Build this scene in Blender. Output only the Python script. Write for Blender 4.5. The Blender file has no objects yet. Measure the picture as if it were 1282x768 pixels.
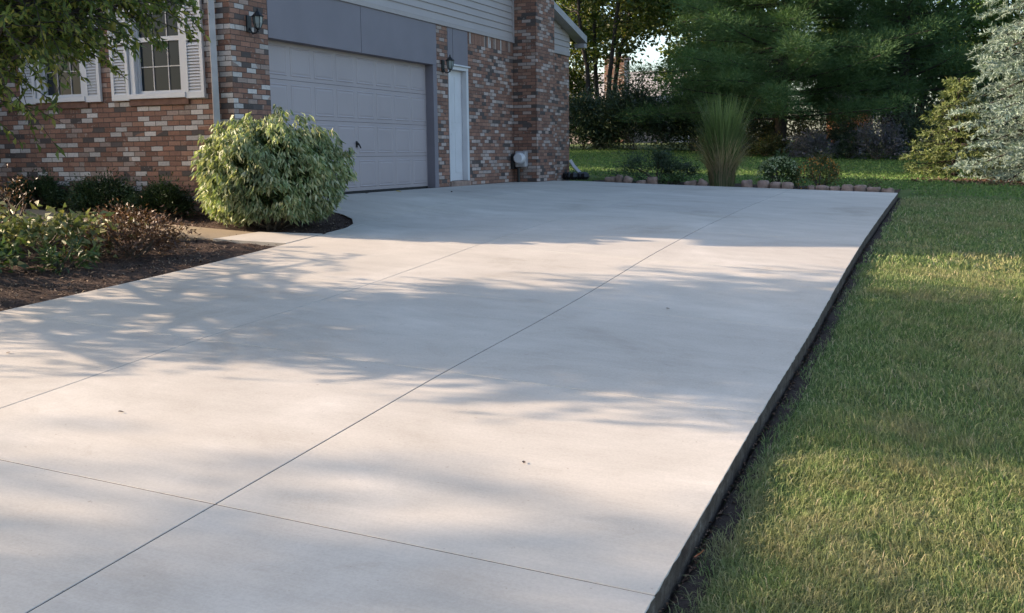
import bpy, bmesh, math, random
import numpy as np
from mathutils import Vector, Matrix

R = np.random.default_rng(7)
random.seed(7)
S = bpy.context.scene
COL = S.collection

# ------------------------------------------------------------------ camera, sky, sun, exposure
RT = (0.92100, 0.38944, -0.01146)
UP = (-0.04632, 0.13836, 0.98930)
FW = (-0.38685, 0.91063, -0.14547)
FW = Vector(FW).normalized()
RT = (Vector(RT) - FW * Vector(RT).dot(FW)).normalized()
UP = RT.cross(FW)
cam_d = bpy.data.cameras.new("camera")
cam_d.sensor_width = 36.0
cam_d.lens = 1290.0 / 1282.0 * 36.0
cam_d.clip_start = 0.05
cam_d.clip_end = 2000.0
cam = bpy.data.objects.new("camera", cam_d)
COL.objects.link(cam)
cam.matrix_world = Matrix(((RT.x, UP.x, -FW.x, 0), (RT.y, UP.y, -FW.y, 0), (RT.z, UP.z, -FW.z, 0), (0, 0, 0, 1)))
S.camera = cam

SUN_EL = math.radians(20.0)
SUN_DIR = Vector((-1.0, -0.235, 0)).normalized() * math.cos(SUN_EL) + Vector((0, 0, math.sin(SUN_EL)))  # towards the sun
w = bpy.data.worlds.new("World")
S.world = w
w.use_nodes = True
nt = w.node_tree
bg = nt.nodes["Background"]
sky = nt.nodes.new("ShaderNodeTexSky")
sky.sky_type = 'NISHITA'
sky.sun_disc = False
sky.sun_elevation = SUN_EL
sky.sun_rotation = math.atan2(SUN_DIR.x, SUN_DIR.y)
sky.air_density = 1.0
sky.dust_density = 2.2
sky.ozone_density = 1.6
nt.links.new(sky.outputs[0], bg.inputs[0])
bg.inputs[1].default_value = 0.14
sl = bpy.data.lights.new("sun", 'SUN')
sl.energy = 4.3
sl.angle = math.radians(0.47)
sl.color = (1.0, 0.79, 0.59)
so = bpy.data.objects.new("sun", sl)
COL.objects.link(so)
so.rotation_euler = SUN_DIR.to_track_quat('Z', 'Y').to_euler()
so.location = (-20, -5, 15)
S.view_settings.view_transform = 'Standard'
S.view_settings.look = 'None'
S.view_settings.gamma = 1.0
S.view_settings.use_curve_mapping = False
S.view_settings.exposure = 1.64
S.cycles.max_bounces = 6
S.cycles.transparent_max_bounces = 8

# ------------------------------------------------------------------ node helpers / materials
def new_mat(name):
    m = bpy.data.materials.new(name)
    m.use_nodes = True
    t = m.node_tree
    return m, t, t.nodes["Principled BSDF"]

class G:
    """tiny wrapper for node graphs"""
    def __init__(s, t): s.t = t
    def n(s, k, **kw):
        o = s.t.nodes.new(k)
        for a, b in kw.items(): setattr(o, a, b)
        return o
    def put(s, sock, v):
        if hasattr(v, 'is_output') or isinstance(v, bpy.types.NodeSocket): s.t.links.new(v, sock)
        else: sock.default_value = v
    def m(s, op, a, b=0.0, c=0.0, clamp=False):
        o = s.n("ShaderNodeMath", operation=op, use_clamp=clamp)
        s.put(o.inputs[0], a); s.put(o.inputs[1], b); s.put(o.inputs[2], c)
        return o.outputs[0]
    def pos(s): return s.n("ShaderNodeNewGeometry").outputs["Position"]
    def noise(s, scale, detail=4, vec=None, rough=0.55, dist=0.0):
        o = s.n("ShaderNodeTexNoise")
        o.inputs["Scale"].default_value = scale; o.inputs["Detail"].default_value = detail
        o.inputs["Roughness"].default_value = rough; o.inputs["Distortion"].default_value = dist
        s.t.links.new(vec if vec is not None else s.pos(), o.inputs["Vector"])
        return o.outputs["Fac"]
    def ramp(s, fac, stops, interp='LINEAR'):
        o = s.n("ShaderNodeValToRGB")
        r = o.color_ramp; r.interpolation = interp
        while len(r.elements) < len(stops): r.elements.new(0.5)
        for e, (p, c) in zip(r.elements, stops):
            e.position = p; e.color = (*c, 1) if len(c) == 3 else c
        s.t.links.new(fac, o.inputs[0])
        return o.outputs[0]
    def mix(s, fac, a, b, mode='MIX'):
        o = s.n("ShaderNodeMix", data_type='RGBA', blend_type=mode)
        s.put(o.inputs[0], fac)
        for k, v in ((6, a), (7, b)):
            if isinstance(v, tuple): v = (*v, 1) if len(v) == 3 else v
            s.put(o.inputs[k], v)
        return o.outputs[2]
    def bump(s, h, strength, dist, bsdf):
        o = s.n("ShaderNodeBump")
        o.inputs["Strength"].default_value = strength; o.inputs["Distance"].default_value = dist
        s.t.links.new(h, o.inputs["Height"]); s.t.links.new(o.outputs[0], bsdf.inputs["Normal"])

def paint(name, c, rough=0.55, var=0.10, scale=3.0, metal=0.0, bump=0.0):
    m, t, b = new_mat(name); g = G(t)
    n = g.noise(scale, 5)
    lo = tuple(x * (1 - var) for x in c); hi = tuple(min(1, x * (1 + var)) for x in c)
    b_ = g.ramp(n, [(0.3, lo), (0.7, hi)])
    t.links.new(b_, b.inputs["Base Color"])
    b.inputs["Roughness"].default_value = rough; b.inputs["Metallic"].default_value = metal
    if bump: g.bump(g.noise(scale * 30, 3), bump, 0.004, b)
    return m

def brick_mat(name, bw=0.2032, bh=0.0677, stagger=0.5, white=0.33, pale=(0.46, 0.41, 0.385)):
    m, t, b = new_mat(name); g = G(t)
    sp = g.n("ShaderNodeSeparateXYZ"); t.links.new(g.pos(), sp.inputs[0])
    wob = g.m('MULTIPLY', g.m('SUBTRACT', g.noise(9, 2), 0.5), 0.010)
    u = g.m('ADD', g.m('ADD', sp.outputs[0], sp.outputs[1]), wob)
    v = g.m('ADD', g.m('ADD', sp.outputs[2], 20.0), wob)
    vr = g.m('DIVIDE', v, bh); row = g.m('FLOOR', vr)
    off = g.m('MULTIPLY', g.m('FLOORED_MODULO', row, 2.0), stagger)
    uc = g.m('ADD', g.m('DIVIDE', u, bw), off); col = g.m('FLOOR', uc)
    fu = g.m('FRACT', uc); fv = g.m('FRACT', vr)
    du = g.m('MULTIPLY', g.m('MINIMUM', fu, g.m('SUBTRACT', 1.0, fu)), bw)
    dv = g.m('MULTIPLY', g.m('MINIMUM', fv, g.m('SUBTRACT', 1.0, fv)), bh)
    d = g.m('ADD', g.m('MINIMUM', du, dv), g.m('MULTIPLY', g.m('SUBTRACT', g.noise(60, 3), 0.5), 0.004))
    mask = g.n("ShaderNodeMapRange", interpolation_type='SMOOTHSTEP')
    t.links.new(d, mask.inputs[0]); mask.inputs[1].default_value = 0.0028; mask.inputs[2].default_value = 0.0062
    cv = g.n("ShaderNodeCombineXYZ"); t.links.new(col, cv.inputs[0]); t.links.new(row, cv.inputs[1])
    wn = g.n("ShaderNodeTexWhiteNoise", noise_dimensions='2D'); t.links.new(cv.outputs[0], wn.inputs[0])
    cv2 = g.n("ShaderNodeCombineXYZ"); t.links.new(g.m('ADD', col, 71.3), cv2.inputs[0]); t.links.new(row, cv2.inputs[1])
    wn2 = g.n("ShaderNodeTexWhiteNoise", noise_dimensions='2D'); t.links.new(cv2.outputs[0], wn2.inputs[0])
    patch = g.m('MULTIPLY', g.m('SUBTRACT', g.noise(0.9, 2, vec=cv.outputs[0] if False else None), 0.5), 0.42)
    r = g.m('ADD', wn.outputs[0], patch, clamp=True)
    W = white
    c1 = g.ramp(r, [(0.0, pale), (W * 0.62, (0.31, 0.225, 0.19)), (W, (0.245, 0.122, 0.084)),
                    (0.46, (0.205, 0.102, 0.070)), (0.60, (0.265, 0.142, 0.100)), (0.74, (0.185, 0.094, 0.068)),
                    (0.82, (0.23, 0.120, 0.085)), (0.905, (0.080, 0.062, 0.057))], 'CONSTANT')
    hs = g.n("ShaderNodeHueSaturation"); t.links.new(c1, hs.inputs["Color"])
    t.links.new(g.m('ADD', 0.78, g.m('MULTIPLY', wn2.outputs[0], 0.44)), hs.inputs["Value"])
    grit = g.ramp(g.noise(38, 6, rough=0.7), [(0.3, (0.72, 0.72, 0.72)), (0.7, (1.15, 1.12, 1.1))])
    c2 = g.mix(1.0, hs.outputs[0], grit, 'MULTIPLY')
    # worn patches of the white wash
    wash = g.m('MULTIPLY', g.m('GREATER_THAN', g.noise(24, 4), 0.62), g.m('LESS_THAN', wn2.outputs[0], 0.25))
    c3 = g.mix(g.m('MULTIPLY', wash, 0.35), c2, (0.42, 0.36, 0.33))
    out = g.mix(mask.outputs[0], (0.062, 0.048, 0.041), c3)
    t.links.new(out, b.inputs["Base Color"])
    b.inputs["Roughness"].default_value = 0.9
    g.bump(g.m('ADD', mask.outputs[0], g.m('MULTIPLY', g.noise(45, 4), 0.35)), 0.7, 0.008, b)
    return m

def leaf_mat(name, cols, transl=0.3, rough=0.5, tip=None):
    """leaf colours picked per leaf, with patches over the crown"""
    m, t, b = new_mat(name); g = G(t)
    ri = g.n("ShaderNodeNewGeometry").outputs["Random Per Island"]
    stops = [(i / max(1, len(cols) - 1), c) for i, c in enumerate(cols)]
    c = g.ramp(ri, stops)
    p = g.ramp(g.noise(1.7, 3), [(0.3, (0.72, 0.72, 0.72)), (0.7, (1.25, 1.25, 1.2))])
    c = g.mix(1.0, c, p, 'MULTIPLY')
    t.links.new(c, b.inputs["Base Color"])
    b.inputs["Roughness"].default_value = rough
    b.inputs["Specular IOR Level"].default_value = 0.3
    if transl:
        tr = g.n("ShaderNodeBsdfTranslucent"); mx = g.n("ShaderNodeMixShader")
        tc = g.mix(1.0, c, (1.5, 1.6, 0.7), 'MULTIPLY')
        t.links.new(tc, tr.inputs[0]); mx.inputs[0].default_value = transl
        t.links.new(b.outputs[0], mx.inputs[1]); t.links.new(tr.outputs[0], mx.inputs[2])
        t.links.new(mx.outputs[0], t.nodes["Material Output"].inputs[0])
    return m

def concrete_mat():
    m, t, b = new_mat("concrete"); g = G(t)
    mp = g.n("ShaderNodeMapping"); t.links.new(g.pos(), mp.inputs[0]); mp.inputs[3].default_value = (0.8, 2.2, 1)
    broom = g.n("ShaderNodeMapping"); t.links.new(g.pos(), broom.inputs[0]); broom.inputs[3].default_value = (3.0, 120.0, 1)
    big = g.noise(0.62, 7, rough=0.66, dist=0.6)
    st = g.noise(1.6, 5, vec=mp.outputs[0], rough=0.6)
    c = g.ramp(big, [(0.28, (0.345, 0.308, 0.262)), (0.42, (0.42, 0.378, 0.328)), (0.55, (0.445, 0.403, 0.352)), (0.72, (0.51, 0.465, 0.41))])
    c = g.mix(1.0, c, g.ramp(st, [(0.3, (0.91, 0.91, 0.905)), (0.65, (1.04, 1.04, 1.04))]), 'MULTIPLY')
    c = g.mix(1.0, c, g.ramp(g.noise(70, 4, rough=0.7), [(0.35, (0.93, 0.93, 0.93)), (0.62, (1.04, 1.04, 1.04))]), 'MULTIPLY')
    c = g.mix(1.0, c, g.ramp(g.noise(1.0, 4, vec=broom.outputs[0]), [(0.35, (0.975, 0.975, 0.975)), (0.65, (1.02, 1.02, 1.02))]), 'MULTIPLY')
    isl = g.n("ShaderNodeNewGeometry").outputs["Random Per Island"]
    c = g.mix(1.0, c, g.ramp(isl, [(0.0, (0.955, 0.955, 0.96)), (1.0, (1.03, 1.025, 1.015))]), 'MULTIPLY')
    c = g.mix(g.ramp(g.noise(2.6, 6, rough=0.7, dist=1.2), [(0.60, (0, 0, 0)), (0.72, (0.30, 0.30, 0.30))]), c, (0.30, 0.255, 0.205))
    c = g.mix(g.ramp(g.noise(26, 2), [(0.735, (0, 0, 0)), (0.76, (0.5, 0.5, 0.5))]), c, (0.22, 0.19, 0.16))
    t.links.new(c, b.inputs["Base Color"]); b.inputs["Roughness"].default_value = 0.85
    b.inputs["Specular IOR Level"].default_value = 0.25
    g.bump(g.m('ADD', g.noise(1.0, 3, vec=broom.outputs[0]), g.noise(90, 3)), 0.10, 0.003, b)
    return m

def ground_mat(name, stops, scale, fine, bump=0.6, bd=0.03):
    m, t, b = new_mat(name); g = G(t)
    a = g.noise(scale, 6, rough=0.65); f = g.noise(fine, 5, rough=0.7)
    c = g.ramp(g.m('ADD', g.m('MULTIPLY', a, 0.55), g.m('MULTIPLY', f, 0.45)), stops)
    t.links.new(c, b.inputs["Base Color"]); b.inputs["Roughness"].default_value = 0.95
    b.inputs["Specular IOR Level"].default_value = 0.1
    g.bump(f, bump, bd, b)
    return m

def blade_mat(name, cols, patch):
    m, t, b = new_mat(name); g = G(t)
    ri = g.n("ShaderNodeNewGeometry").outputs["Random Per Island"]
    c = g.ramp(ri, cols)
    pn = g.m('ADD', g.m('MULTIPLY', g.noise(0.8, 5, rough=0.65), 0.62), g.m('MULTIPLY', g.noise(5.5, 3), 0.38))
    c = g.mix(g.ramp(pn, [(0.47, (0, 0, 0)), (0.62, (patch, patch, patch))]), c, (0.34, 0.275, 0.145))
    t.links.new(c, b.inputs["Base Color"]); b.inputs["Roughness"].default_value = 0.6
    b.inputs["Specular IOR Level"].default_value = 0.2
    tr = g.n("ShaderNodeBsdfTranslucent"); mx = g.n("ShaderNodeMixShader")
    t.links.new(c, tr.inputs[0]); mx.inputs[0].default_value = 0.35
    t.links.new(b.outputs[0], mx.inputs[1]); t.links.new(tr.outputs[0], mx.inputs[2])
    t.links.new(mx.outputs[0], t.nodes["Material Output"].inputs[0])
    return m

M = {}
M['brick'] = brick_mat("brick")
M['brick_dull'] = brick_mat("brick_dull", white=0.27, pale=(0.37, 0.295, 0.265))
M['soldier'] = brick_mat("brick_soldier", 0.0677, 0.4, 0.0, 0.30)
M['rowlock'] = paint("brick_rowlock", (0.15, 0.075, 0.053), 0.9, 0.35, 9, bump=0.3)
M['siding'] = paint("siding_vinyl", (0.325, 0.280, 0.272), 0.55, 0.05, 1.2)
M['panel'] = paint("header_paint", (0.165, 0.146, 0.166), 0.65, 0.06, 2.0)
M['gdoor'] = paint("garage_door_paint", (0.32, 0.270, 0.276), 0.5, 0.05, 0.9)
M['white'] = paint("white_trim", (0.54, 0.52, 0.535), 0.45, 0.06, 2.5)
M['black'] = paint("black_metal", (0.02, 0.02, 0.022), 0.45, 0.2, 8, metal=0.3)
M['greymetal'] = paint("grey_metal", (0.36, 0.34, 0.35), 0.45, 0.12, 6, metal=0.2)
M['shingle'] = paint("roof_shingle", (0.13, 0.12, 0.115), 0.95, 0.3, 7, bump=0.5)
M['slab_edge'] = ground_mat("slab_edge_dirt_and_shade", [(0.35, (0.050, 0.037, 0.029)), (0.5, (0.088, 0.067, 0.054)), (0.60, (0.13, 0.104, 0.086)), (0.7, (0.27, 0.23, 0.195))], 7, 26, 0.8, 0.01)  # soil stains, with the side face's shade darkened into the colour
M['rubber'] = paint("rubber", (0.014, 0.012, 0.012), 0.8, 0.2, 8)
M['concrete'] = concrete_mat()
M['oldpath'] = ground_mat("old_path", [(0.3, (0.20, 0.155, 0.105)), (0.5, (0.27, 0.215, 0.15)), (0.7, (0.33, 0.27, 0.20))], 1.5, 60, 0.4, 0.01)
M['lawn'] = ground_mat("lawn_soil", [(0.32, (0.055, 0.082, 0.025)), (0.48, (0.080, 0.112, 0.035)), (0.58, (0.11, 0.125, 0.045)), (0.7, (0.15, 0.13, 0.066))], 0.9, 40, 0.8, 0.03)
M['mulch'] = ground_mat("mulch_soil", [(0.3, (0.03, 0.021, 0.018)), (0.5, (0.07, 0.048, 0.039)), (0.62, (0.10, 0.07, 0.055)), (0.75, (0.16, 0.115, 0.085))], 2.0, 45, 1.0, 0.03)
M['chip'] = leaf_mat("mulch_chip", [(0.035, 0.024, 0.02), (0.09, 0.06, 0.046), (0.06, 0.04, 0.03), (0.17, 0.12, 0.085), (0.28, 0.21, 0.15)], 0.0, 0.9)
M['redchip'] = leaf_mat("bark_chip", [(0.08, 0.04, 0.025), (0.16, 0.085, 0.05), (0.10, 0.055, 0.035), (0.22, 0.13, 0.085)], 0.0, 0.9)
M['block'] = paint("edging_stone", (0.26, 0.175, 0.14), 0.95, 0.5, 4, bump=0.8)
M['bark'] = paint("bark", (0.075, 0.058, 0.045), 0.95, 0.4, 8, bump=0.8)
M['darkbark'] = paint("dark_bark", (0.035, 0.028, 0.024), 0.95, 0.4, 8, bump=0.8)
M['blade'] = blade_mat("grass_blade", [(0.0, (0.085, 0.135, 0.042)), (0.4, (0.145, 0.205, 0.064)), (0.70, (0.21, 0.275, 0.092)), (0.88, (0.31, 0.325, 0.14)), (1.0, (0.52, 0.43, 0.27))], 0.6)
M['back_blade'] = blade_mat("grass_blade_lush", [(0.0, (0.06, 0.12, 0.03)), (0.5, (0.10, 0.185, 0.045)), (1.0, (0.16, 0.24, 0.07))], 0.12)

mg, tg, bg_ = new_mat("window_glass")
bg_.inputs["Base Color"].default_value = (0.025, 0.03, 0.035, 1)
bg_.inputs["Roughness"].default_value = 0.06; bg_.inputs["Specular IOR Level"].default_value = 0.10
M['glass'] = mg
mg, tg, bg_ = new_mat("lantern_glass")
bg_.inputs["Base Color"].default_value = (0.22, 0.25, 0.25, 1)
bg_.inputs["Roughness"].default_value = 0.2
M['lglass'] = mg

# ------------------------------------------------------------------ mesh helpers
def tag(o, label=None, cat=None, group=None, kind=None):
    if label: o['label'] = label
    if cat: o['category'] = cat
    if group: o['group'] = group
    if kind: o['kind'] = kind
    return o

def thing(name, loc, label, cat, group=None):
    o = bpy.data.objects.new(name, None)
    o.empty_display_size = 0.2
    o.location = loc
    COL.objects.link(o)
    return tag(o, label, cat, group)

def wloc(p):
    v = Vector((0, 0, 0))
    while p is not None:
        v += p.location; p = p.parent
    return np.array(v)

def link_mesh(name, V, F, mat, parent=None, origin=None, smooth=False, mats=None, mi=None):
    """world-space verts; F is an (N,k) int array or a list of index lists"""
    V = np.asarray(V, dtype=np.float64)
    base = wloc(parent) if parent is not None else (np.array(origin) if origin is not None else np.zeros(3))
    me = bpy.data.meshes.new(name)
    V = V - base
    if isinstance(F, np.ndarray):
        n, k = F.shape
        me.vertices.add(len(V)); me.vertices.foreach_set("co", V.astype(np.float32).ravel())
        me.loops.add(n * k); me.loops.foreach_set("vertex_index", F.astype(np.int32).ravel())
        me.polygons.add(n)
        me.polygons.foreach_set("loop_start", np.arange(0, n * k, k, dtype=np.int32))
        me.polygons.foreach_set("loop_total", np.full(n, k, dtype=np.int32))
        me.update(calc_edges=True)
    else:
        me.from_pydata([tuple(v) for v in V], [], [tuple(f) for f in F])
        me.update()
    for mm in (mats or [mat]): me.materials.append(mm)
    if mi is not None: me.polygons.foreach_set("material_index", np.asarray(mi, dtype=np.int32))
    if smooth: me.polygons.foreach_set("use_smooth", np.ones(len(me.polygons), dtype=bool))
    o = bpy.data.objects.new(name, me)
    COL.objects.link(o)
    if parent is not None: o.parent = parent
    else: o.location = tuple(base)
    return o

class MB:
    def __init__(s): s.v = []; s.f = []
    def add(s, V, F):
        n = len(s.v); s.v += [tuple(map(float, p)) for p in V]; s.f += [tuple(i + n for i in q) for q in F]; return s
    def box(s, a, b):
        x0, y0, z0 = a; x1, y1, z1 = b
        return s.add([(x0, y0, z0), (x1, y0, z0), (x1, y1, z0), (x0, y1, z0), (x0, y0, z1), (x1, y0, z1), (x1, y1, z1), (x0, y1, z1)],
                     [(0, 3, 2, 1), (4, 5, 6, 7), (0, 1, 5, 4), (1, 2, 6, 5), (2, 3, 7, 6), (3, 0, 4, 7)])
    def tube(s, P, rad, n=8, cap=True):
        P = [np.array(p, float) for p in P]
        if not hasattr(rad, '__len__'): rad = [rad] * len(P)
        V = []; F = []
        for i, p in enumerate(P):
            d = P[min(i + 1, len(P) - 1)] - P[max(i - 1, 0)]
            d /= np.linalg.norm(d) + 1e-9
            a = np.cross(d, (0, 0, 1.0)) if abs(d[2]) < 0.92 else np.cross(d, (1.0, 0, 0))
            a /= np.linalg.norm(a); b = np.cross(d, a)
            for k in range(n):
                t = 2 * math.pi * k / n
                V.append(p + rad[i] * (a * math.cos(t) + b * math.sin(t)))
        for i in range(len(P) - 1):
            for k in range(n):
                F.append((i * n + k, i * n + (k + 1) % n, (i + 1) * n + (k + 1) % n, (i + 1) * n + k))
        if cap:
            F.append(tuple(range(n))[::-1]); F.append(tuple(range((len(P) - 1) * n, len(P) * n)))
        return s.add(V, F)
    def lathe(s, c, prof, n=12):
        """profile of (radius, z) around the vertical axis at c"""
        V = []; F = []
        for r, z in prof:
            for k in range(n):
                t = 2 * math.pi * (k + 0.5) / n
                V.append((c[0] + r * math.cos(t), c[1] + r * math.sin(t), c[2] + z))
        for i in range(len(prof) - 1):
            for k in range(n):
                F.append((i * n + k, i * n + (k + 1) % n, (i + 1) * n + (k + 1) % n, (i + 1) * n + k))
        F.append(tuple(range(n))[::-1]); F.append(tuple(range((len(prof) - 1) * n, len(prof) * n)))
        return s.add(V, F)
    def build(s, name, mat, parent=None, origin=None, bevel=0.0, smooth=False):
        o = link_mesh(name, s.v, s.f, mat, parent, origin, smooth)
        if bevel:
            md = o.modifiers.new("bevel", 'BEVEL'); md.width = bevel; md.segments = 2; md.limit_method = 'ANGLE'
        return o

def unit(a): return a / (np.linalg.norm(a, axis=-1, keepdims=True) + 1e-9)

def leaves(name, C, D, L, Wd, mat, parent=None, origin=None, fold=0.25, flat=None):
    """one folded four-point leaf per row of C, pointing along D"""
    n = len(C); C = np.asarray(C); D = unit(np.asarray(D))
    L = np.broadcast_to(np.asarray(L, float), (n,))[:, None]; Wd = np.broadcast_to(np.asarray(Wd, float), (n,))[:, None]
    r = unit(R.normal(size=(n, 3)))
    if flat is not None: r = unit(r * (1 - flat) + np.array([0, 0, 1.0]) * flat)
    s_ = unit(np.cross(D, r)); nn = np.cross(s_, D)
    V = np.empty((n, 4, 3))
    V[:, 0] = C
    mid = C + D * L * 0.45 + nn * L * 0.10
    V[:, 1] = mid + s_ * Wd * 0.5 + nn * Wd * fold
    V[:, 2] = C + D * L - nn * L * 0.06
    V[:, 3] = mid - s_ * Wd * 0.5 + nn * Wd * fold
    F = np.arange(n * 4).reshape(n, 4)
    return link_mesh(name, V.reshape(-1, 3), F, mat, parent, origin)

# ------------------------------------------------------------------ the lie of the land
_yy = np.array([-60, -20, -6, 0, 3.4, 4.6, 5.84, 7.2, 8.1, 9.3, 10.85, 13.27, 17.06, 21.6, 30, 38, 45, 60, 120, 600])
_zz = np.array([-2.6, -2.5, -2.25, -1.86, -1.647, -1.572, -1.49, -1.43, -1.385, -1.31, -1.2, -1.075, -.947, -.823, -.58, -.33, -.10, 0.25, 0.9, 1.2])
_ty = np.linspace(-60, 160, 4401)
_tz = np.interp(_ty, _yy, _zz)
_k = np.hanning(41); _k /= _k.sum()
_tz = np.convolve(np.pad(_tz, 20, mode='edge'), _k, mode='valid')
def zg(X, Y):
    """height of the finished surface (driveway level) at X, Y"""
    X = np.asarray(X, float); Y = np.asarray(Y, float)
    zr = np.interp(Y, _ty, _tz); s_ = np.interp(Y, [0, 16, 21.6], [.05, .05, .035])
    dx = np.clip(-.94 - X, -14, 12)
    z = zr + s_ * dx
    k = np.clip((-6.3 - X) / 2.3, 0, 1); k = k * k * (3 - 2 * k)
    q = np.clip((Y - 11.2) / 2.0, 0, 1) * np.clip((27 - Y) / 4, 0, 1) * np.clip((X + 12) / 3, 0, 1)
    return z + k * q * (-0.578 - z)
def slab(X): return (X > -6.96) & (X < -0.94)
def zlawn(X, Y):
    X = np.asarray(X, float); Y = np.asarray(Y, float)
    d = np.interp(Y, [21.4, 22.2], [0.16, 0.06])
    d = np.where(X > -0.94, np.interp(X, [-.94, -.5, 2.0], [0.112, 0.095, 0.085]), d)
    d = np.where((Y > 22.2), 0.06, d)
    d = np.where((X < -7.2) & (Y < 24.6), 0.30, d)
    return zg(X, Y) - d

def sheet(name, xs, ys, zf, mat, amp=0.0, keep=None):
    Xg, Yg = np.meshgrid(xs, ys)
    Z = zf(Xg, Yg) + (R.normal(size=Xg.shape) * amp if amp else 0)
    V = np.stack([Xg, Yg, Z], -1).reshape(-1, 3)
    ny, nx = Xg.shape
    i = np.arange(ny - 1)[:, None] * nx + np.arange(nx - 1)[None, :]
    F = np.stack([i, i + 1, i + nx + 1, i + nx], -1).reshape(-1, 4)
    if keep is not None:
        c = V[F].mean(1); F = F[keep(c[:, 0], c[:, 1])]
    return link_mesh(name, V, F, mat, None, None, True)

xs = np.unique(np.concatenate([np.linspace(-300, -30, 19), np.linspace(-30, -9, 15), np.linspace(-9, 12, 106), np.linspace(12, 40, 15), np.linspace(40, 300, 19)]))
ys = np.unique(np.concatenate([np.linspace(-60, -6, 12), np.linspace(-6, 30, 145), np.linspace(30, 70, 41), np.linspace(70, 400, 23)]))
tag(sheet('lawn', xs, ys, zlawn, M['lawn']), 'grass lawn ground beside and behind the driveway', 'lawn', kind='structure')

# ------------------------------------------------------------------ driveway: separate poured slabs with open joints
MBv, MBf, MBm = [], [], []
def pour(xl, xr, y0, y1, gap, nx, ny, thick=0.14, gy=0.006, rough=False):
    """one slab; xl / xr may be functions of y"""
    fl = xl if callable(xl) else (lambda y: np.full_like(y, xl)); fr = xr if callable(xr) else (lambda y: np.full_like(y, xr))
    ysr = np.linspace(y0 + gy, y1 - gy, ny + 1)
    a = fl(ysr) + gap; b = fr(ysr) - gap
    t = np.linspace(0, 1, nx + 1)
    X = a[:, None] * (1 - t) + b[:, None] * t
    Y = np.repeat(ysr[:, None], nx + 1, 1)
    e = 0.003
    V = []; F = []; mi = []
    def vid(p): V.append(p); return len(V) - 1
    Z = zg(X, Y)
    top = [[vid((X[j, i], Y[j, i], Z[j, i])) for i in range(nx + 1)] for j in range(ny + 1)]
    for j in range(ny):
        for i in range(nx):
            F.append((top[j][i], top[j][i + 1], top[j + 1][i + 1], top[j + 1][i])); mi.append(0)
    ring = [(0, i) for i in range(nx + 1)] + [(j, nx) for j in range(1, ny + 1)] + [(ny, i) for i in range(nx - 1, -1, -1)] + [(j, 0) for j in range(ny - 1, 0, -1)]
    cx = X.mean(); cy = Y.mean()
    tp = []; ed = []; bo = []
    for j, i in ring:
        x, y, z = X[j, i], Y[j, i], Z[j, i]
        if rough and i == nx: z -= abs(R.normal(0, .0022)); x += R.normal(0, .0016)
        ox = (1 if i == nx else -1 if i == 0 else 0) * e; oy = (1 if j == ny else -1 if j == 0 else 0) * e
        tp.append(top[j][i]); ed.append(vid((x + ox * 0.8, y + oy * 0.8, z - e))); bo.append(vid((x + ox * 0.8, y + oy * 0.8, z - thick)))
    n = len(ring)
    for k in range(n):
        q = (k + 1) % n
        F.append((tp[k], ed[k], ed[q], tp[q])); mi.append(0)
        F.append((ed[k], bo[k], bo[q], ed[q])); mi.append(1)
    o = len(MBv); MBv.extend(V); MBf.extend([tuple(i + o for i in f) for f in F]); MBm.extend(mi)
XL, X1, X2, XR = -6.955, -4.95, -2.975, -0.945
yj = [-6.0, -3.2, -0.9, 1.28, 3.57, 5.88, 8.2, 10.63, 13.0, 15.2, 17.4, 19.5, 21.65]
for a, b, gp in ((XL, X1, .010), (X1, X2, .010), (X2, XR, .010)):
    for k in range(len(yj) - 1):
        pour(a, b, yj[k], yj[k + 1], 0.0055, 5, 50 if b == XR and yj[k] < 12 else 12, rough=b == XR)
_cy = np.array([10.63, 11.1, 11.45, 11.75, 11.95, 12.06, 12.10, 12.12])
_cx = np.array([-6.98, -6.99, -7.08, -7.28, -7.55, -7.9, -8.4, -8.70])
pour(lambda y: np.interp(y, _cy, _cx), XL + 0.0, 10.64, 12.12, 0.006, 5, 40)
for a, b in ((12.12, 15.2), (15.2, 18.4), (18.4, 21.65)):
    pour(-8.705, XL, a, b, 0.006, 5, 12)
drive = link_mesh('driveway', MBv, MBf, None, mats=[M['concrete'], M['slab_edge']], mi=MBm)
tag(drive, 'new broom finished concrete driveway of long slabs with saw cut joints', 'driveway', kind='structure')
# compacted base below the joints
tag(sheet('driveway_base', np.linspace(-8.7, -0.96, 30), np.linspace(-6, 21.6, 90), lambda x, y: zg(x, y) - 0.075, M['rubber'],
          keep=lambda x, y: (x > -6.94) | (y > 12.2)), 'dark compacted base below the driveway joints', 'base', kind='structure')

# ------------------------------------------------------------------ beds, paths
def in_poly(x, y, P):
    P = np.array(P); x = np.asarray(x); y = np.asarray(y); r = np.zeros(x.shape, bool); j = len(P) - 1
    for i in range(len(P)):
        c = ((P[i, 1] > y) != (P[j, 1] > y)) & (x < (P[j, 0] - P[i, 0]) * (y - P[i, 1]) / (P[j, 1] - P[i, 1] + 1e-12) + P[i, 0])
        r ^= c; j = i
    return r
STUB = [(-6.985, 9.84), (-6.985, 10.60), (-7.76, 10.38), (-7.93, 9.73)]
PATH = [(-7.95, 9.74), (-7.79, 10.39), (-9.44, 10.46), (-11.8, 10.75), (-14.3, 10.6), (-14.3, 9.9), (-11.8, 9.95), (-9.05, 9.78)]
def zmulch(x, y):
    e = np.clip((-6.97 - x) / 1.2, 0, 1)
    n = 0.02 * np.sin(x * 5.1 + 1.3 * y) * np.sin(y * 4.3) + 0.012 * np.sin(11 * x + 3) * np.sin(13 * y)
    pth = in_poly(x, y, STUB) | in_poly(x, y, PATH)
    return zg(x, y) - 0.035 + e * (0.012 + n) - np.where(pth, 0.06, 0)
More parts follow.
